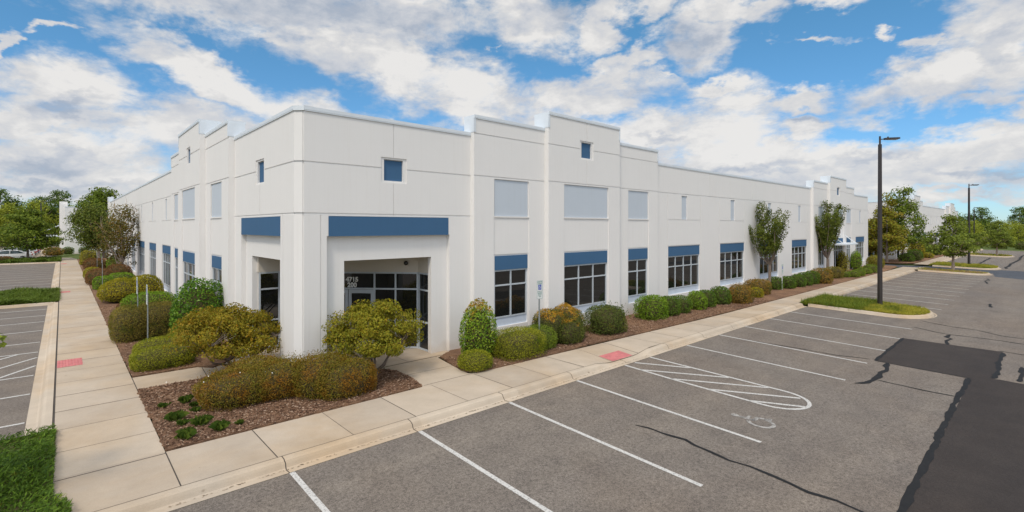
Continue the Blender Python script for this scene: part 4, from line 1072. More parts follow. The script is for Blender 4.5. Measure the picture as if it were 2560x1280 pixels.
# grass tufts
def tuft(loc, s, label):
    n = int(120*s+60); a = G.uniform(0, 6.28, n); L = G.uniform(.12, .27, n)*s; t = G.uniform(.1, .9, n)
    b = G.normal(0, .045*s, (n, 3)); b[:, 2] = 0
    mb = MB()
    for i in range(n):
        dx, dy = math.cos(a[i]), math.sin(a[i]); w = .003; r1, r2 = L[i]*t[i]*.5, L[i]*t[i]; z1, z2 = L[i]*.75, L[i]*(.95-.5*t[i])
        x, y = b[i, 0], b[i, 1]
        mb.poly([(x-dy*w, y+dx*w, 0), (x+dy*w, y-dx*w, 0), (x+dx*r1+dy*w, y+dy*r1-dx*w, z1), (x+dx*r2, y+dy*r2, z2), (x+dx*r1-dy*w, y+dy*r1+dx*w, z1)])
    o = mb.build('liriope_tuft', M['lf_tuft']); o.location = (loc[0], loc[1], .18)
    tag(o, label, 'grass tuft', 'liriope tufts in the corner mulch bed')
for (x, y), s, lb in (((1.94, 13.66), 1.0, 'full green grass tuft, leftmost of the large ones in the corner mulch bed'), ((2.32, 12.96), 1.0, 'upright full green grass tuft in the middle of the mulch bed tufts'),
    ((2.55, 12.35), .95, 'green grass tuft, rightmost of the large ones in the corner mulch'), ((1.93, 12.35), 1.0, 'large green grass tuft with brown blades, nearest the walk corner'),
    ((2.30, 14.85), .9, 'dark green grass tuft farthest back in the mulch bed'), ((2.42, 14.4), .6, 'small green tuft just in front of the farthest back tuft'),
    ((2.38, 13.95), .6, 'small round green tuft between the back tufts and the upright middle tuft'), ((2.98, 12.4), .5, 'small grey-green tuft alone in the mulch near the abelia hedge'),
    ((1.84, 14.8), .6, 'thin pale grass tuft near the left walk edge of the bed'), ((2.0, 13.2), .65, 'small green tuft touching the right side of the leftmost large tuft')):
    tuft((x, y), s, lb)
# ---- front bed, from the porch to the far end
F_ = 'shrubs along the front wall'
bush('boxwood_ball', (9.63, 12.3), 1.12, 1.05, .62, M['lf_box'], 'small round clipped boxwood at the tip of the front bed by the entrance walk', F_, 2.3, .028, 1.0, lump=.03)
bush('holly_cone', (10.5, 13.25), 1.28, 1.2, 2.05, M['lf_cone'], 'conical holly with bronze tips between the porch and the first front window', F_, 2.0, .062, 1.1, lump=.08, cat='conical shrub', shell=.3)
bush('boxwood_mound', (11.75, 12.65), 1.9, 1.6, .95, M['lf_box'], 'broad rounded light green clipped boxwood under the first front window', F_, 3.8, .030, 1.0, lump=.03)
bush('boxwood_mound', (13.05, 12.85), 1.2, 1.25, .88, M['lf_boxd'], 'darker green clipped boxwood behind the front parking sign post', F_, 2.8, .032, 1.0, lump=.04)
multi_bush('orange_tipped_shrub', (14.45, 13.05), [(-.5, .12, 1.45, 1.3, 1.38), (.45, .1, 1.6, 1.4, 1.42), (.0, -.45, 1.2, .9, .95)], M['lf_orange'], 'wide dark green shrub with an orange top under the middle of the first tower', .05, 1.0, F_, lump=.1)
bush('dark_round_shrub', (17.1, 12.78), 1.85, 1.6, 1.28, M['lf_dark'], 'large round dark olive shrub right of the orange-topped shrub', F_, 3.2, .048, 1.0, lump=.15, sprigs=60)
bush('bright_privet', (21.3, 13.3), 1.65, 1.4, 1.2, M['lf_bright'], 'bright green boxy privet under the fourth front window pair, first of the green row', F_, 3.2, .058, 1.0, lump=.05)
bush('holly_shrub', (22.75, 13.2), 1.05, 1.2, 1.02, M['lf_green'], 'dark green holly mound just right of the bright boxy privet', F_, 2.7, .058, 1.0)
bush('holly_shrub', (23.85, 13.15), .98, 1.1, .9, M['lf_green'], 'smaller dark green holly mound, third plant of the green row', F_, 2.6, .058, 1.0)
bush('holly_shrub', (25.45, 13.1), 1.1, 1.15, 1.08, M['lf_bright'], 'upright fresh green holly between two wall windows, after the gap in the row', F_, 2.4, .058, 1.0, lump=.1)
bush('holly_shrub', (26.7, 13.2), 1.0, 1.1, 1.0, M['lf_green'], 'mid green holly left of the lowest dark one, below the second wall window', F_, 2.6, .06, 1.0)
bush('holly_shrub', (28.2, 13.1), 1.2, 1.2, 1.08, M['lf_green'], 'dense green holly touching the large bronze shrub left of the first front tree', F_, 2.6, .06, 1.0)
bush('bronze_shrub', (29.55, 12.55), 1.7, 1.45, 1.12, M['lf_brown'], 'bronze and green shrub near the walk edge, the first bronze one of the front row', F_, 2.6, .052, 1.0, lump=.06, sprigs=80)
bush('low_green_shrub', (32.6, 12.8), .95, .9, .66, M['lf_maple3'], 'low yellow-green shrub in front of the bronze shrub at the first front tree', F_, 2.4, .055, 1.0)
bush('bronze_shrub', (34.1, 13.3), 2.1, 1.5, 1.05, M['lf_brown'], 'wide golden-bronze shrub at the foot of the first front tree', F_, 2.7, .055, 1.0, lump=.06, sprigs=60)
bush('holly_shrub', (37.7, 13.5), 1.15, 1.1, .95, M['lf_green'], 'dark green holly just right of the first front tree trunk', F_, 2.5, .065, 1.0)
bush('holly_shrub', (39.0, 13.1), 1.15, 1.1, .96, M['lf_green'], 'round dark green holly right behind the white sign post', F_, 2.4, .065, 1.0)
bush('holly_shrub', (40.6, 12.95), 1.15, 1.1, .98, M['lf_green'], 'glossy green holly, second to the right of the white sign post', F_, 2.5, .065, 1.0)
bush('holly_shrub', (42.0, 12.9), 1.1, 1.1, 1.05, M['lf_green'], 'glossy green holly, third to the right of the white sign post', F_, 2.5, .065, 1.0)
bush('holly_shrub', (43.3, 12.85), 1.1, 1.1, 1.08, M['lf_green'], 'green holly squeezed against the big bronze shrub before the second front tree', F_, 2.5, .065, 1.0)
bush('bronze_shrub', (44.6, 12.5), 1.8, 1.5, 1.25, M['lf_brown'], 'big bronze shrub left of the second front tree, close to the sidewalk', F_, 2.6, .062, 1.0, lump=.07, sprigs=40)
bush('clipped_hedge_block', (49.8, 13.0), 1.6, 1.3, 1.02, M['lf_hedge'], 'boxy clipped green hedge block at the foot of the second front tree', F_, 3.6, .06, 1.0)
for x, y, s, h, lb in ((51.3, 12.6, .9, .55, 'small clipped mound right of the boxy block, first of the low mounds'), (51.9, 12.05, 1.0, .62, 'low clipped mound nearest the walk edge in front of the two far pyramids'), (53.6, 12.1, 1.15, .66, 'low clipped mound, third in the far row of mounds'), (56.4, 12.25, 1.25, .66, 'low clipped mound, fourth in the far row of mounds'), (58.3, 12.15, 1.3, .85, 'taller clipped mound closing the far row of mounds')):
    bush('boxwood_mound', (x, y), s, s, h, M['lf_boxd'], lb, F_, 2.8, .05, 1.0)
bush('conical_yew', (56.3, 14.0), 1.55, 1.1, 2.25, M['lf_maple3'], 'tall yellow-green pyramid shrub left of the far entrance canopy, the nearer of two', F_, 2.0, .085, .75, cat='conical shrub', shell=.5, lump=.1)
bush('conical_yew', (61.4, 14.0), 1.7, 1.1, 2.15, M['lf_bright'], 'tall green pyramid shrub at the far entrance, the farther of two', F_, 2.0, .085, .8, cat='conical shrub', shell=.45, lump=.1)
bush('loose_shrub', (65.3, 13.2), 2.3, 1.6, 1.5, M['lf_tree_y'], 'loose yellowish shrub at the far end of the front bed, by the near lamp post', F_, 2.2, .09, .9, lump=.12)
# ---- front trees
vase = [(0, .5), (.2, 1.05), (.5, 1.5), (.75, 1.1), (1, .25)]
tree('zelkova_tree', (37.3, 13.7), 6.25, 1.75, .10, vase, 90, .18, 100, .115, M['lf_tree'], M['bark'], 'upright olive-green tree against the front wall, the nearer of two beside the white sign', group='young trees in the front bed', limbs=9, leader=False, seed=2, flat=1.25, bend=-.10, inner=.0, plumes=True)
tree('zelkova_tree', (51.0, 13.8), 6.8, 1.6, .12, [(0, .45), (.2, 1.2), (.5, 1.65), (.75, 1.2), (1, .3)], 121, .20, 105, .125, M['lf_tree'], M['bark'], 'dense upright dark green tree in front of the far stepped tower', group='young trees in the front bed', limbs=11, leader=False, seed=7, flat=1.25, bend=-.10, inner=.0, plumes=True)
# ---- left bed
L2_ = 'shrubs along the left wall'
multi_bush('boxwood_mound', (2.45, 19.75), [(-.05, -.40, 1.75, 1.35, .66), (.15, .6, 1.8, 1.5, .78)], M['lf_box'], 'wide low light green clipped boxwood where the left walk turns to the porch', .030, 1.0, L2_, p=3.0, lump=.03)
bush('boxwood_mound', (3.35, 20.9), 1.5, 1.3, .88, M['lf_box'], 'light green boxwood mound behind the low one, half hidden by the amber maple', L2_, 2.8, .032, 1.0, lump=.03)
multi_bush('brown_hedge', (2.55, 24.7), [(-.55, 0, 1.25, 1.7, 1.42), (.4, .15, 1.6, 1.9, 1.46)], M['lf_hedge'], 'big boxy brown-green hedge around the two nearest left sign posts', .042, 1.0, L2_, p=3.2, lump=.05, sprigs=40)
bush('magnolia_shrub', (4.0, 22.6), 2.05, 1.6, 2.6, M['lf_magnolia'], 'tall glossy bright green broadleaf shrub against the left wall by the stepped tower', L2_, 2.1, .085, 1.15, lump=.1, cat='evergreen shrub', shell=.3, aspect=.5)
bush('green_privet', (3.55, 33.2), 2.4, 2.2, 1.0, M['lf_bright'], 'low bright green privet in front of the golden maple on the left bed', L2_, 2.6, .06, 1.0, lump=.07)
multi_bush('golden_maple_shrub', (3.0, 37.6), [(-.4, 0, 2.1, 3, 1.45), (.75, .4, 2.0, 2.6, 1.62)], M['lf_maple3'], 'wide golden-green japanese maple shrub in the left bed, behind the tall sign posts', .085, .9, L2_, p=2.1, lump=.12)
bush('reddish_shrub', (2.5, 33.4), .8, .8, .5, M['lf_red'], 'little brownish red shrub in front of the golden maple shrub', L2_, 2.4, .055, .9)
multi_bush('green_hedge', (2.75, 46.8), [(-.55, -.6, 1.2, 2.2, .98), (.5, .3, 1.7, 2.4, 1.1)], M['lf_bright'], 'bright green sheared hedge in two steps below the leafless tree', .075, .9, L2_, p=3.2, lump=.04)
multi_bush('reddish_shrub', (2.75, 51.0), [(-.6, -.3, 1.8, 3, 1.25), (.7, 1, 1.8, 3, 1.5)], M['lf_red'], 'wide reddish brown shrub behind the bright green sheared hedge', .085, .85, L2_, p=2.5)
bush('yellow_green_shrub', (1.95, 55.5), 1.3, 2.6, 1.05, M['lf_maple3'], 'rounded yellow-green shrub leaning over the far left sidewalk edge', L2_, 2.5, .085, .9)
bush('reddish_shrub', (2.6, 69.0), 2.0, 3.0, 1.2, M['lf_red'], 'smaller reddish shrub beside the pale leaning tree trunk', L2_, 2.4, .10, .85)
bush('dark_shrub', (2.5, 79.5), 1.9, 3, 1.75, M['lf_tree_y'], 'dark shrub with yellow-green top far down the left bed', L2_, 2.4, .12, .85)
bush('boxwood_mound', (1.85, 76.2), .85, .9, .68, M['lf_maple3'], 'tiny light green mound at the edge of the far left sidewalk', L2_, 2.3, .09, .85)
bush('green_shrub', (4.0, 66.0), 1.3, 1.6, 1.6, M['lf_bright'], 'green upright shrub behind the trunk of the leafless tree', L2_, 2.5, .10, .85)
bush('clipped_shrub', (.75, 108.5), 1.5, 1.3, 1.25, M['lf_green'], 'left of two dark clipped shrubs in front of the distant end wall', L2_, 3.0, .12, .8)
bush('clipped_shrub', (2.7, 108.0), 1.5, 1.3, 1.25, M['lf_green'], 'right of two dark clipped shrubs in front of the distant end wall', L2_, 3.0, .12, .8)
bush('bronze_shrub', (-.95, 104.5), 2.4, 2.6, 1.35, M['lf_brown'], 'low bronze shrub left of the distant end wall corner, beside the far path', L2_, 2.8, .12, .85)
tree('bronze_leaved_tree', (3.75, 54.0), 6.0, 1.1, .13, [(0, .7), (.3, 1.25), (.65, 1.5), (1, .9)], 70, .34, 80, .15, M['lf_bronze'], M['bark_pale'], 'half bare tree with thin bronze leaves and red-brown shoots against the left wall', limbs=9, leader=False, seed=5, flat=1.1, bend=-.05, bare=34, inner=.0, spread=.1)
tree('leaning_tree', (3.0, 70.5), 6.8, 2.1, .13, [(0, .9), (.35, 2.0), (.7, 1.8), (1, .7)], 105, .42, 90, .20, M['lf_tree'], M['bark_pale'], 'pale-trunked olive-green tree leaning left over the left bed', limbs=9, leader=False, seed=12, flat=.9, bend=-.05, inner=.1, lean=(-.6, 0))
tree('green_tree', (4.4, 92.0), 9.6, 2.2, .16, [(0, 1.4), (.35, 3.1), (.7, 2.5), (1, .8)], 110, .6, 90, .32, M['lf_tree_g'], M['bark'], 'taller mid green tree behind the leaning one, in front of the distant end wall', limbs=10, seed=3, flat=.6, inner=.1)
# foreground branch tree just left of the picture
tree('overhanging_maple', (-1.98, 11.25), 3.55, 1.95, .04, [(0, .75), (.4, 1.16), (.75, 1.0), (1, .4)], 60, .13, 30, .10, M['lf_tree_l'], M['bark'], 'young maple at the left picture edge with yellow-green leaves reaching over the parking stalls', limbs=7, seed=8, z=.15, flat=.5, aspect=.8)
# ---- fore juniper, island grass
def blades(name, poly, n, L, w, mat, label, cat, zf, lean=(0, 0, 0), hmax=.25, spread=.6, inset=0, wild=0):
    box = [min(p[0] for p in poly), max(p[0] for p in poly), min(p[1] for p in poly), max(p[1] for p in poly)]; P = []
    while len(P) < n:
        q = G.uniform((box[0], box[2]), (box[1], box[3]))
        if inside(q, poly): P.append((q[0], q[1], zf(*q)))
    P = np.array(P); h = G.uniform(0, hmax, n)*(.75+.5*np.sin(P[:, 0]*2.3)*np.sin(P[:, 1]*1.9)); P[:, 2] += np.maximum(0, h)
    ax = np.array(lean)+G.normal(0, spread, (n, 3)); ax[:, 2] = np.abs(ax[:, 2])+.15; ax /= np.linalg.norm(ax, axis=1)[:, None]
    me = leaf_mesh(name, P, np.tile((0, 0, 1.), (n, 1)), L, mat, w, .7, axis=ax, var=.5)
    o = link(name, me); tag(o, label, cat, kind='stuff'); return o
fore = [(-5.5, 8.9), (.02, 8.9), (.12, 10.2), (.05, 10.7), (-.12, 11.2), (-.1, 14.75), (-5.5, 14.75)]
blades('juniper_ground_cover', fore, 90000, .10, .17, M['lf_juniper'], 'feathery green juniper ground cover at the lower left corner', 'ground cover', lambda x, y: .16, lean=(.5, .3, .45), hmax=.26, spread=.5)
mb = MB(); mb.flat(fore, .20, .1); o = mb.build('juniper_twigs', M['twig']); o['kind'] = 'stuff'; tag(o, 'brown twigs under the juniper ground cover', 'ground cover')
gzi = lambda x, y: gz(x, y)+.14
ISF = SOIL['front']
near_half = [(x, y) for x, y in ISF]
blades('island_grass', ISF, 24000, .26, .055, M['lf_grass'], 'long uneven grass and weeds on the lamp post island', 'grass', gzi, lean=(.2, -.1, 1.2), hmax=.10, spread=.5)
blades('island_grass', [(32.3, 7.2), (36.6, 7.2), (36.6, 10.15), (32.3, 10.15)], 14000, .42, .04, M['lf_tree_g'], 'taller dark green grass at the sidewalk end of the lamp post island', 'grass', gzi, lean=(.2, -.1, 1.4), hmax=.12, spread=.45)
blades('island_grass', SOIL['far'], 14000, .34, .08, M['lf_grass'], 'grass on the second lamp post island beyond the drive', 'grass', gzi, lean=(.2, 0, 1.2), hmax=.1, spread=.5)
blades('island_weeds', SOIL['mid'], 900, .25, .12, M['lf_grass'], 'sparse weeds on the mulched island by the drive', 'weeds', gzi, lean=(0, 0, 1), hmax=.05)
blades('island_weeds', SOIL['last'], 1500, .4, .12, M['lf_grass'], 'sparse weeds on the farthest mulched island', 'weeds', gzi, lean=(0, 0, 1), hmax=.05)
blades('island_grass', SOIL['left_near'], 34000, .34, .09, M['lf_cover'], 'spiky dark green grass filling the near left island', 'grass', gzi, lean=(.5, .1, .8), hmax=.28, spread=.45)
blades('island_cover', SOIL['left_far'], 26000, .4, .16, M['lf_cover'], 'low green ground cover on the island before the parked cars', 'ground cover', gzi, lean=(.2, 0, .6), hmax=.4, spread=.6)
multi_bush('bronze_shrub', (-6.6, 88.6), [(-.9, 0, 2.6, 2.5, .95), (.9, .2, 2.4, 2.5, .85)], M['lf_red'], 'low orange-brown shrub on the far left island in front of the white sedan', .12, .85, 'shrubs on the left island', p=2.5)
# ---- trees on the islands and beside the second building
layered = [(0, 1.5), (.12, 2.4), (.35, 2.1), (.6, 1.5), (.85, .8), (1, .2)]
tree('island_maple', (-3.35, 91.0), 7.4, 1.75, .13, [(0, 1.9), (.15, 3.1), (.4, 2.8), (.7, 1.8), (1, .4)], 110, .55, 90, .28, M['lf_tree_g'], M['bark'], 'broad dark green maple on the far left island, in front of the parked cars', limbs=14, seed=21, flat=.4, inner=.1, group='maples on the parking islands')
tm = tree('island_maple', (70.9, 7.4), 6.35, 1.55, .12, [(0, 1.3), (.12, 2.4), (.35, 2.0), (.6, 1.2), (.85, .5), (1, .12)], 110, .30, 85, .19, M['lf_tree_l'], M['bark_pale'], 'fresh green layered maple on the mulched island by the drive lane', limbs=13, seed=22, flat=.6, inner=.1, group='maples on the parking islands', z=.07)
dup(tm, (110.8, 6.3, .05), 2.2, .95, 'fresh green maple on the farthest parking island, before the wood')
tree('yellowing_tree', (76.4, 14.2), 8.6, 1.2, .14, [(0, 1.2), (.15, 2.1), (.5, 1.7), (.8, .9), (1, .25)], 62, .36, 90, .24, M['lf_tree_y'], M['bark'], 'loose yellow and olive tree beside the drive, partly behind the near lamp post', limbs=12, seed=31, flat=.85, inner=.1, z=.18)
tree('oval_green_tree', (80.6, 13.3), 9.5, 1.9, .15, [(0, 1.8), (.12, 2.7), (.4, 2.3), (.7, 1.5), (1, .35)], 95, .42, 85, .24, M['lf_tree_g'], M['bark_pale'], 'tall dense green tree at the corner of the second building', limbs=14, seed=32, flat=.85, inner=.1, z=.18)
tree('low_yellow_tree', (79.0, 15.6), 5.6, 1.0, .1, [(0, 1.6), (.3, 2.6), (.7, 2.0), (1, .6)], 90, .45, 90, .24, M['lf_tree_y'], M['bark'], 'short yellow-green tree between the drive and the second building corner', limbs=9, seed=33, flat=.5, inner=.1, z=.18)
S2 = 'shrubs before the second building'
bush('round_shrub', (80.4, 12.9), 1.9, 1.7, 1.2, M['lf_green'], 'round dark shrub around the trunk of the tall green tree', S2, 2.5, .13, .85)
bush('green_shrub', (83.6, 12.7), 2.2, 1.8, 1.2, M['lf_dark'], 'boxy dark green shrub right of the tall green tree trunk', S2, 3.0, .13, .85)
bush('green_shrub', (86.3, 12.9), 2.0, 1.8, 1.5, M['lf_green'], 'second dark green shrub, left of the golden cone', S2, 2.6, .13, .85)
bush('golden_cone', (89.5, 13.2), 2.8, 1.9, 3.1, M['lf_maple3'], 'golden-green conical shrub before the second building', S2, 2.0, .15, .85, cat='conical shrub')
bush('green_cone', (95.0, 13.3), 2.7, 2, 3.4, M['lf_green'], 'dark green conical shrub right of the golden one', S2, 2.1, .15, .85, cat='conical shrub')
bush('low_shrub', (92.0, 12.3), 1.8, 1.3, .9, M['lf_maple3'], 'low yellow-green shrub at the second building sidewalk', S2, 2.6, .13, .85)
bush('green_shrub', (102.0, 13), 3.5, 2, 1.8, M['lf_green'], 'wide green shrub beyond the dark cone at the second building', S2, 2.6, .16, .85)
hb = bush('hedge_block', (150, 12.0), 3.4, 2.4, 1.9, M['lf_dark'], 'dark clipped hedge block at the far lot edge, leftmost of the row', 'hedge blocks along the far lot edge', 3.6, .2, .9, z=-.1)
for k, y in enumerate((8.2, 4.6, .9, -2.9, -6.8, -10.8, -14.5)): dup(hb, (150+k*.2, y, -.25), .1*k, 1, 'clipped hedge block at the far lot edge, number %s from the left' % ('two three four five six seven eight'.split()[k]))
# ------------------------------------------------------------------ lamp posts
M['lamp'] = simple('dark_bronze_metal', (.045, .038, .038), .45, .5, .2, .1)
M['lens'] = simple('lamp_lens', (.5, .5, .48), .3, .5, 0, 0)
M['conc_base'] = M['curb']
def lamp_post(loc, h, label):
    t = empty('lamp_post', loc); tag(t, label, 'lamp post', 'lamp posts on the right hand lot')
    m = MB(); w0, w1 = .092, .066
    def sq(z, w): return [(-w, -w, z), (w, -w, z), (w, w, z), (-w, w, z)]
    a, b = sq(0, w0), sq(h-.45, w1)
    for i in range(4): m.poly([a[i], a[(i+1) % 4], b[(i+1) % 4], b[i]])
    m.poly(b); m.box(-.14, -.14, 0, .14, .14, .07); m.build('pole', M['lamp'], t)
    m = MB(); m.tube([(0, 0, h-.46), (0, 0, h+.02)], .05, 8); m.build('pole_top', M['lamp'], t)
    m = MB(); m.tube([(.03, 0, h-.16), (.28, -.0, h-.14)], .028, 6); m.build('arm', M['lamp'], t)
    m = MB()
    out = [(.26, -.07), (.40, -.15), (.95, -.17), (1.10, -.12), (1.12, 0)]; out = out+[(x, -y) for x, y in out[::-1][1:]]
    zt = [h-.08+.03*(x-.3) for x, y in out]; zb = [h-.18+.05*(x-.3) for x, y in out]
    m.poly([(x, y, z) for (x, y), z in zip(out, zt)]); m.poly([(x, y, z) for (x, y), z in zip(out, zb)][::-1])
    for i in range(len(out)):
        j = (i+1) % len(out); m.poly([(*out[i], zb[i]), (*out[j], zb[j]), (*out[j], zt[j]), (*out[i], zt[i])])
    hd = m.build('lamp_head', M['lamp'], t)
    m = MB(); m.box(.5, -.11, h-.185, .98, .11, h-.145); m.build('lens', M['lens'], hd)
    m = MB(); m.tube([(.47, 0, h-.085), (.47, 0, h-.0)], .04, 8); m.build('light_sensor', M['lamp'], hd)
    t.rotation_euler = (0, 0, R(-42.3)); return t
lamp_post((35.35, 6.9, .06), 9.85, 'tall dark lamp post on the grassy island, nearest to the camera')
lamp_post((80.2, 6.95, .06), 9.7, 'second tall dark lamp post, on the grassy island beyond the drive lane')
lp = lamp_post((163, 13.2, -.1), 9.5, 'farthest thin lamp post in front of the right hand wood')
lp3 = lamp_post((-3.2, 140, 0), 10, 'dark lamp post far left, behind the parked cars and beside the wood edge')
# ------------------------------------------------------------------ signs
M['galv'] = simple('galvanised_steel', (.30, .33, .34), .5, .5, .4, .15, 20)
M['sign_white'] = simple('reflective_white', (.72, .74, .74), .5, .4, 0, .03)
M['sign_green'] = simple('sign_green', (.02, .22, .16), .5, .4, 0, 0)
M['sign_blue'] = simple('sign_blue', (.02, .07, .42), .5, .4, 0, 0)
def text_mesh(txt, size, T, parent, mat, name='lettering'):
    cu = bpy.data.curves.new('t', 'FONT'); cu.body = txt; cu.size = size; cu.align_x = 'CENTER'; cu.offset = .0012
    ob = bpy.data.objects.new('t', cu); col.objects.link(ob); me = bpy.data.meshes.new_from_object(ob); bpy.data.objects.remove(ob)
    for v in me.vertices: v.co = Vector(T(v.co.x, v.co.y))
    me.materials.clear(); return link(name, me, mat, parent)
def sign(loc, hpost, ztop, face, label, group, post_mat='galv', lower=True, side=1):
    'face = angle of the plate normal'
    t = empty('parking_sign', (loc[0], loc[1], .17), face); tag(t, label, 'sign', group)
    m = MB(); m.box(-.022, .0, 0, .022, .004, hpost); m.box(-.026, .0, 0, -.022, .03, hpost); m.box(.022, .0, 0, .026, .03, hpost)
    for k in range(int(hpost/.1)): pass
    m.build('post', M[post_mat], t)
    def plate(z0, z1, w=.152):
        m = MB(); r = .025; pts = []
        for cx, cz, a0 in ((w-r, z1-r, 0), (-w+r, z1-r, 90), (-w+r, z0+r, 180), (w-r, z0+r, 270)):
            for k in range(4): a = R(a0+30*k); pts.append((cx+r*math.cos(a), cz+r*math.sin(a)))
        m.poly([(x, -.012, z) for x, z in pts][::-1]); m.poly([(x, -.006, z) for x, z in pts])
        for i in range(len(pts)):
            j = (i+1) % len(pts); m.poly([(pts[i][0], -.012, pts[i][1]), (pts[j][0], -.012, pts[j][1]), (pts[j][0], -.006, pts[j][1]), (pts[i][0], -.006, pts[i][1])])
        p = m.build('sign_plate', M['sign_white'], t)
        b = MB(); ins = .008
        for q0, q1 in ((ins, ins+.007),):
            for x0, x1, y0, y1 in ((-w+q0, w-q0, z1-q1, z1-q0), (-w+q0, w-q0, z0+q0, z0+q1), (-w+q0, -w+q1, z0+q1, z1-q1), (w-q1, w-q0, z0+q1, z1-q1)):
                b.poly([(x0, -.0135, y0), (x1, -.0135, y0), (x1, -.0135, y1), (x0, -.0135, y1)])
        b.build('sign_border', M['sign_green'], p); return p
    z1 = ztop; z0 = ztop-.41; p = plate(z0, z1)
    text_mesh('RESERVED', .054, lambda x, y: (x, -.014, z1-.075+y), p, M['sign_green'])
    text_mesh('PARKING', .054, lambda x, y: (x, -.014, z1-.14+y), p, M['sign_green'])
    m = MB(); m.poly([(-.075, -.0138, z1-.345), (.08, -.0138, z1-.345), (.08, -.0138, z1-.155), (-.08, -.0138, z1-.155)]); s = m.build('symbol_panel', M['sign_blue'], p)
    m = MB(); emblem(m, lambda x, y: (x*.15, -.0146, z1-.248+y*.165)); m.build('wheelchair_symbol', M['sign_white'], s)
    if lower:
        q = plate(z0-.27, z0-.008)
        for k, (tx, sz) in enumerate((('MAXIMUM', .045), ('PENALTY', .045), ('$250', .055))): text_mesh(tx, sz, lambda x, y, k=k: (x, -.014, z0-.075-.06*k+y), q, M['sign_green'])
    return t
SG = 'reserved parking signs'
sign((12.98, 12.76), 2.3, 2.5, 0, 'green-bordered reserved parking sign with blue wheelchair panel on a steel post in the front bed', SG)
s2 = sign((37.66, 12.99), 1.72, 1.82, 0, 'reserved parking sign on a white post among the front hollies', SG, 'sign_white')
sign((2.22, 24.7), 2.2, 2.46, R(-90), 'reserved parking sign turned to the left lot, on the post behind the nearest one', SG)
sign((2.15, 20.9), 2.2, 2.49, R(-90), 'reserved parking sign seen edge-on, nearest on the left bed by the clipped boxwood', SG)
sign((2.02, 43.9), 2.2, 2.42, R(-90), 'reserved parking sign seen edge-on before the bright green sheared hedge', SG, lower=False)
sign((2.4, 60.2), 2.0, 2.2, R(-90), 'reserved parking sign post beside the yellow-green shrub of the left bed', SG, lower=False)
sign((1.9, 93.5), 2.0, 2.2, R(-90), 'reserved parking sign post far left, in front of the distant end wall window', SG, lower=False)
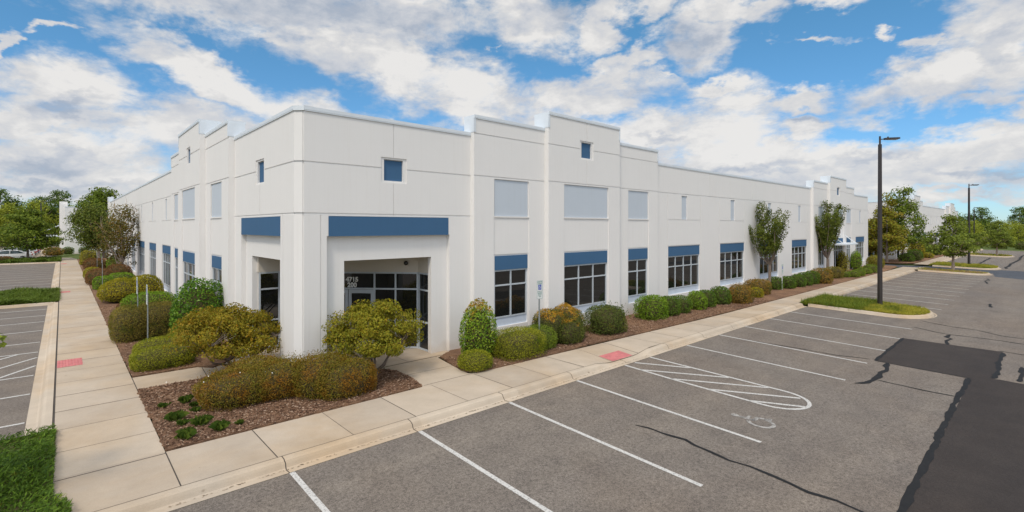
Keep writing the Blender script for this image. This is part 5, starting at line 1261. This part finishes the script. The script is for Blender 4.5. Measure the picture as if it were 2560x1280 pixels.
# ------------------------------------------------------------------ parked cars
def paint(name, c): return simple(name, c, .22, .6, .0, 0)
CP = {k: paint('car_paint_'+k, c) for k, c in dict(white=(.70, .71, .72), silver=(.36, .38, .40), black=(.02, .02, .022), blue=(.03, .06, .15)).items()}
M['tyre'] = simple('tyre_rubber', (.02, .02, .02), .8, .2, 0, 0); M['rim'] = simple('alloy_rim', (.45, .46, .47), .35, .5, .7, 0)
M['cglass'] = simple('car_glass', (.03, .05, .055), .05, .6, 0, 0); M['redl'] = simple('tail_light_red', (.45, .02, .02), .25, .5, 0, 0); M['headl'] = simple('headlight_clear', (.6, .62, .65), .2, .5, 0, 0)
def car(kind, colr, loc, rz, label):
    'nose towards +x, built from cross-sections along the length'
    t = empty('parked_car', loc, rz); tag(t, label, 'car', 'cars parked beyond the left island')
    if kind == 'sedan':
        L = 4.8; st = [(-2.38, .45, .82, .70), (-2.32, .28, .94, .82), (-2.0, .22, 1.0, .88), (-1.2, .20, 1.0, .91), (0, .20, .97, .92), (1.0, .20, .95, .91), (1.7, .22, .86, .88), (2.2, .25, .74, .80), (2.4, .38, .62, .60)]
        gh = [(-1.75, 1.0, .70), (-1.05, 1.38, .60), (-.2, 1.44, .60), (.55, 1.38, .58), (1.35, .95, .72)]; wx = (-1.4, 1.42)
    else:
        L = 4.7; st = [(-2.33, .5, 1.05, .80), (-2.28, .35, 1.12, .88), (-1.6, .30, 1.14, .93), (0, .28, 1.12, .94), (.9, .28, 1.10, .93), (1.6, .30, 1.03, .90), (2.15, .35, .92, .82), (2.33, .5, .78, .62)]
        gh = [(-2.2, 1.14, .76), (-1.95, 1.68, .66), (-.9, 1.75, .66), (.2, 1.70, .65), (1.15, 1.06, .78)]; wx = (-1.4, 1.42)
    m = MB(); rings = []
    for x, zb, zt, w in st:
        rings.append([(x, -w*.92, zb), (x, -w, zb+.12), (x, -w, zb+(zt-zb)*.62), (x, -w*.93, zt-.03), (x, -w*.75, zt), (x, w*.75, zt), (x, w*.93, zt-.03), (x, w, zb+(zt-zb)*.62), (x, w, zb+.12), (x, w*.92, zb)])
    for A, B in zip(rings[:-1], rings[1:]):
        for j in range(len(A)):
            k = (j+1) % len(A); m.poly([A[j], A[k], B[k], B[j]])
    m.poly(rings[0]); m.poly(rings[-1][::-1]); bo = m.build('body', CP[colr], t, smooth=True)
    # roof skin with pillars, side and end glass set 1 cm behind them
    zb0 = st[3][2]-.03; r = MB(); rr = [(x, z, w) for x, z, w in gh]
    for (x0, z0, w0), (x1, z1, w1) in zip(rr[1:-2], rr[2:-1]): r.poly([(x0, -w0, z0), (x1, -w1, z1), (x1, w1, z1), (x0, w0, z0)]); 
    wb = lambda x: .80 if kind == 'sedan' else .86
    for s in (-1, 1):
        for (xa, za, wa), (xb, zb_, wb_) in ((rr[1], (rr[0][0], zb0, wb(0))), (rr[2], (rr[2][0]-.02, zb0, wb(0))), (rr[3], (rr[4][0], zb0, wb(0)))) and [((rr[1][0], rr[1][1], rr[1][2]), (rr[0][0], zb0, wb(0))), ((rr[2][0], rr[2][1], rr[2][2]), (rr[2][0], zb0, wb(0))), ((rr[3][0], rr[3][1], rr[3][2]), (rr[4][0], zb0, wb(0)))]:
            r.tube([(xa, s*wa, za-.01), (xb, s*wb_, zb_)], .04, 5)
        r.tube([(q[0], s*q[2], q[1]-.015) for q in rr[1:-1]], .035, 5)
    r.build('roof', CP[colr], t)
    g = MB(); base = [(rr[0][0], wb(0)-.02), (rr[4][0], wb(0)-.02)]
    top = [(q[0], q[2]-.02, q[1]-.03) for q in rr[1:-1]]
    for s in (-1, 1): g.poly([(base[0][0], s*base[0][1], zb0)]+[(x, s*w, z) for x, w, z in top]+[(base[1][0], s*base[1][1], zb0)])
    for (bx, bw), (x, w, z) in ((base[0], top[0]), (base[1], top[-1])): g.poly([(bx, -bw, zb0), (x, -w, z), (x, w, z), (bx, bw, zb0)])
    g.build('window_glass', M['cglass'], t)
    for x in wx:
        for s in (-1, 1):
            w = MB(); y = s*(.80 if kind == 'sedan' else .84); n = 18; rt = .33 if kind == 'sedan' else .37
            w.tube([(x, y-.11, rt), (x, y-.10, rt), (x, y+.10, rt), (x, y+.11, rt)], [rt-.03, rt, rt, rt-.03], n); wh = w.build('wheel', M['tyre'], t)
            q = MB(); q.tube([(x, y+s*.10, rt), (x, y+s*.118, rt)], [rt*.66, rt*.62], 14); q.build('rim', M['rim'], wh)
    for s in (-1, 1):
        q = MB(); q.box(-L/2-.01, s*.62-.17, st[1][2]-.26, -L/2+.16, s*.62+.17, st[1][2]-.08); q.build('tail_light', M['redl'], t)
        q = MB(); q.box(L/2-.22, s*.60-.16, .58, L/2-.05, s*.60+.14, .70); q.build('headlight', M['headl'], t)
        q = MB(); q.box(.95, s*.98-.09, .98, 1.1, s*.98+.06, 1.1); q.build('mirror', CP[colr], t)
    q = MB(); q.box(-L/2-.02, -.85*.9, .34, -L/2+.12, .85*.9, .55); q.build('bumper', CP[colr], t)
    return t
XR = -3.05
for i, (kind, colr, dx, lab) in enumerate((('sedan', 'white', 0, 'white sedan seen from the side, nearest car beyond the left island'), ('suv', 'white', -.35, 'white sport utility vehicle directly behind the white sedan'), ('suv', 'white', .25, 'white wagon, third in the row of parked cars'),
    ('sedan', 'black', .25, 'black car between two white ones in the far row'), ('sedan', 'silver', .45, 'silver sedan, fifth in the row of parked cars'), ('suv', 'white', .5, 'white van-like car, sixth in the row'), ('sedan', 'blue', .6, 'dark blue sedan near the far end of the row'), ('sedan', 'silver', .9, 'silver sedan at the far end of the parked row'))):
    car(kind, colr, (XR-2.4+dx*.4, 96.3+i*2.75, 0), math.pi, lab)
# ------------------------------------------------------------------ woods
far = []
def crown_tree(nm, h, th, prof, ncl, cr, per, leaf, mat, label, seed, flat=.7, cat='tree', limbs=8, tr=.25, bark='bark', lead=True):
    return tree(nm, (0, 0), h, th, tr, prof, ncl, cr, per, leaf, M[mat], M[bark], label, limbs=limbs, seed=seed, flat=flat, inner=.35, z=-2, cat=cat, leader=lead)
W_ = [crown_tree('wood_tree', 14, 2.5, [(0, 2.6), (.35, 4.3), (.7, 3.6), (1, 1.1)], 95, 1.0, 55, .50, 'lf_far1', '', 41),
      crown_tree('wood_tree', 15, 3.0, [(0, 2.2), (.35, 3.8), (.75, 3.6), (1, 1.4)], 90, 1.0, 55, .50, 'lf_far2', '', 42),
      crown_tree('wood_tree', 12, 1.0, [(0, 3.0), (.4, 4.0), (.8, 2.8), (1, .7)], 95, .9, 55, .48, 'lf_far3', '', 43),
      crown_tree('pine_tree', 16, 7.5, [(0, 2.2), (.4, 3.4), (.75, 2.8), (1, .8)], 48, .8, 60, .42, 'lf_far2', '', 44, .45, 'pine tree', 8, .22, 'bark_pale')]
LAB = ['rounded mid green tree in the wood behind the {}', 'dark green tree in the wood behind the {}', 'light green bushy tree at the front of the wood behind the {}', 'flat-topped pine with a bare trunk in the wood behind the {}']
used = [0]*4
def place(k, x, y, s, side, z=-.4):
    r = G.uniform(0, 6.28)
    if not used[k]: o = W_[k]; used[k] = 1; o.location = (x, y, z); o.rotation_euler = (0, 0, r); o.scale = (s,)*3
    else: o = dup(W_[k], (x, y, z), r, s)
    o['label'] = LAB[k].format(side); o['category'] = 'pine tree' if k == 3 else 'tree'
    o['group'] = ['mid green trees', 'dark trees', 'light bushy trees', 'pines'][k]+' of the wood behind the '+side
G = np.random.default_rng(77)
def wood(side, x0, x1, y0, y1, nx, ny, ks, s0, s1, z=-.4, skip=None):
    for j in range(ny):
        for i in range(nx):
            x = x0+(x1-x0)*(i+.5+G.uniform(-.35, .35))/nx; y = y0+(y1-y0)*(j+.5+G.uniform(-.3, .3))/ny
            if skip and skip(x, y): continue
            place(int(G.choice(ks[j if len(ks) > 1 else 0])), x, y, G.uniform(s0, s1), side, z)
wood('parked cars', -80, 22, 160, 184, 17, 3, [[2, 2, 0, 1], [0, 1, 2, 3], [1, 3, 0, 3]], .72, .93, 0)
wood('parked cars', -34, -24, 118, 158, 2, 6, [[0, 2, 2]], .6, .85, 0)
wood('far parking lot', 158, 190, -75, 30, 3, 16, [[2, 2, 0, 1]], .42, .60, -1)
wood('far parking lot', 190, 215, -70, 60, 2, 18, [[0, 1, 3, 1]], .56, .74, -1)
wood('second building', 150, 235, 45, 75, 9, 2, [[0, 1, 3]], .62, .8, 0)
place(3, 205, 4, .78, 'far parking lot', -1); place(3, 212, -6, .74, 'far parking lot', -1)
# trees across the lot, on the camera's side, that the windows mirror
for k, (x, y) in enumerate(((-10, -33), (2, -36), (13, -32), (24, -35), (36, -33), (48, -36), (61, -33), (74, -35), (88, -34))):
    place([0, 1, 2][k % 3], x, y, .62, 'front parking lot', -1)
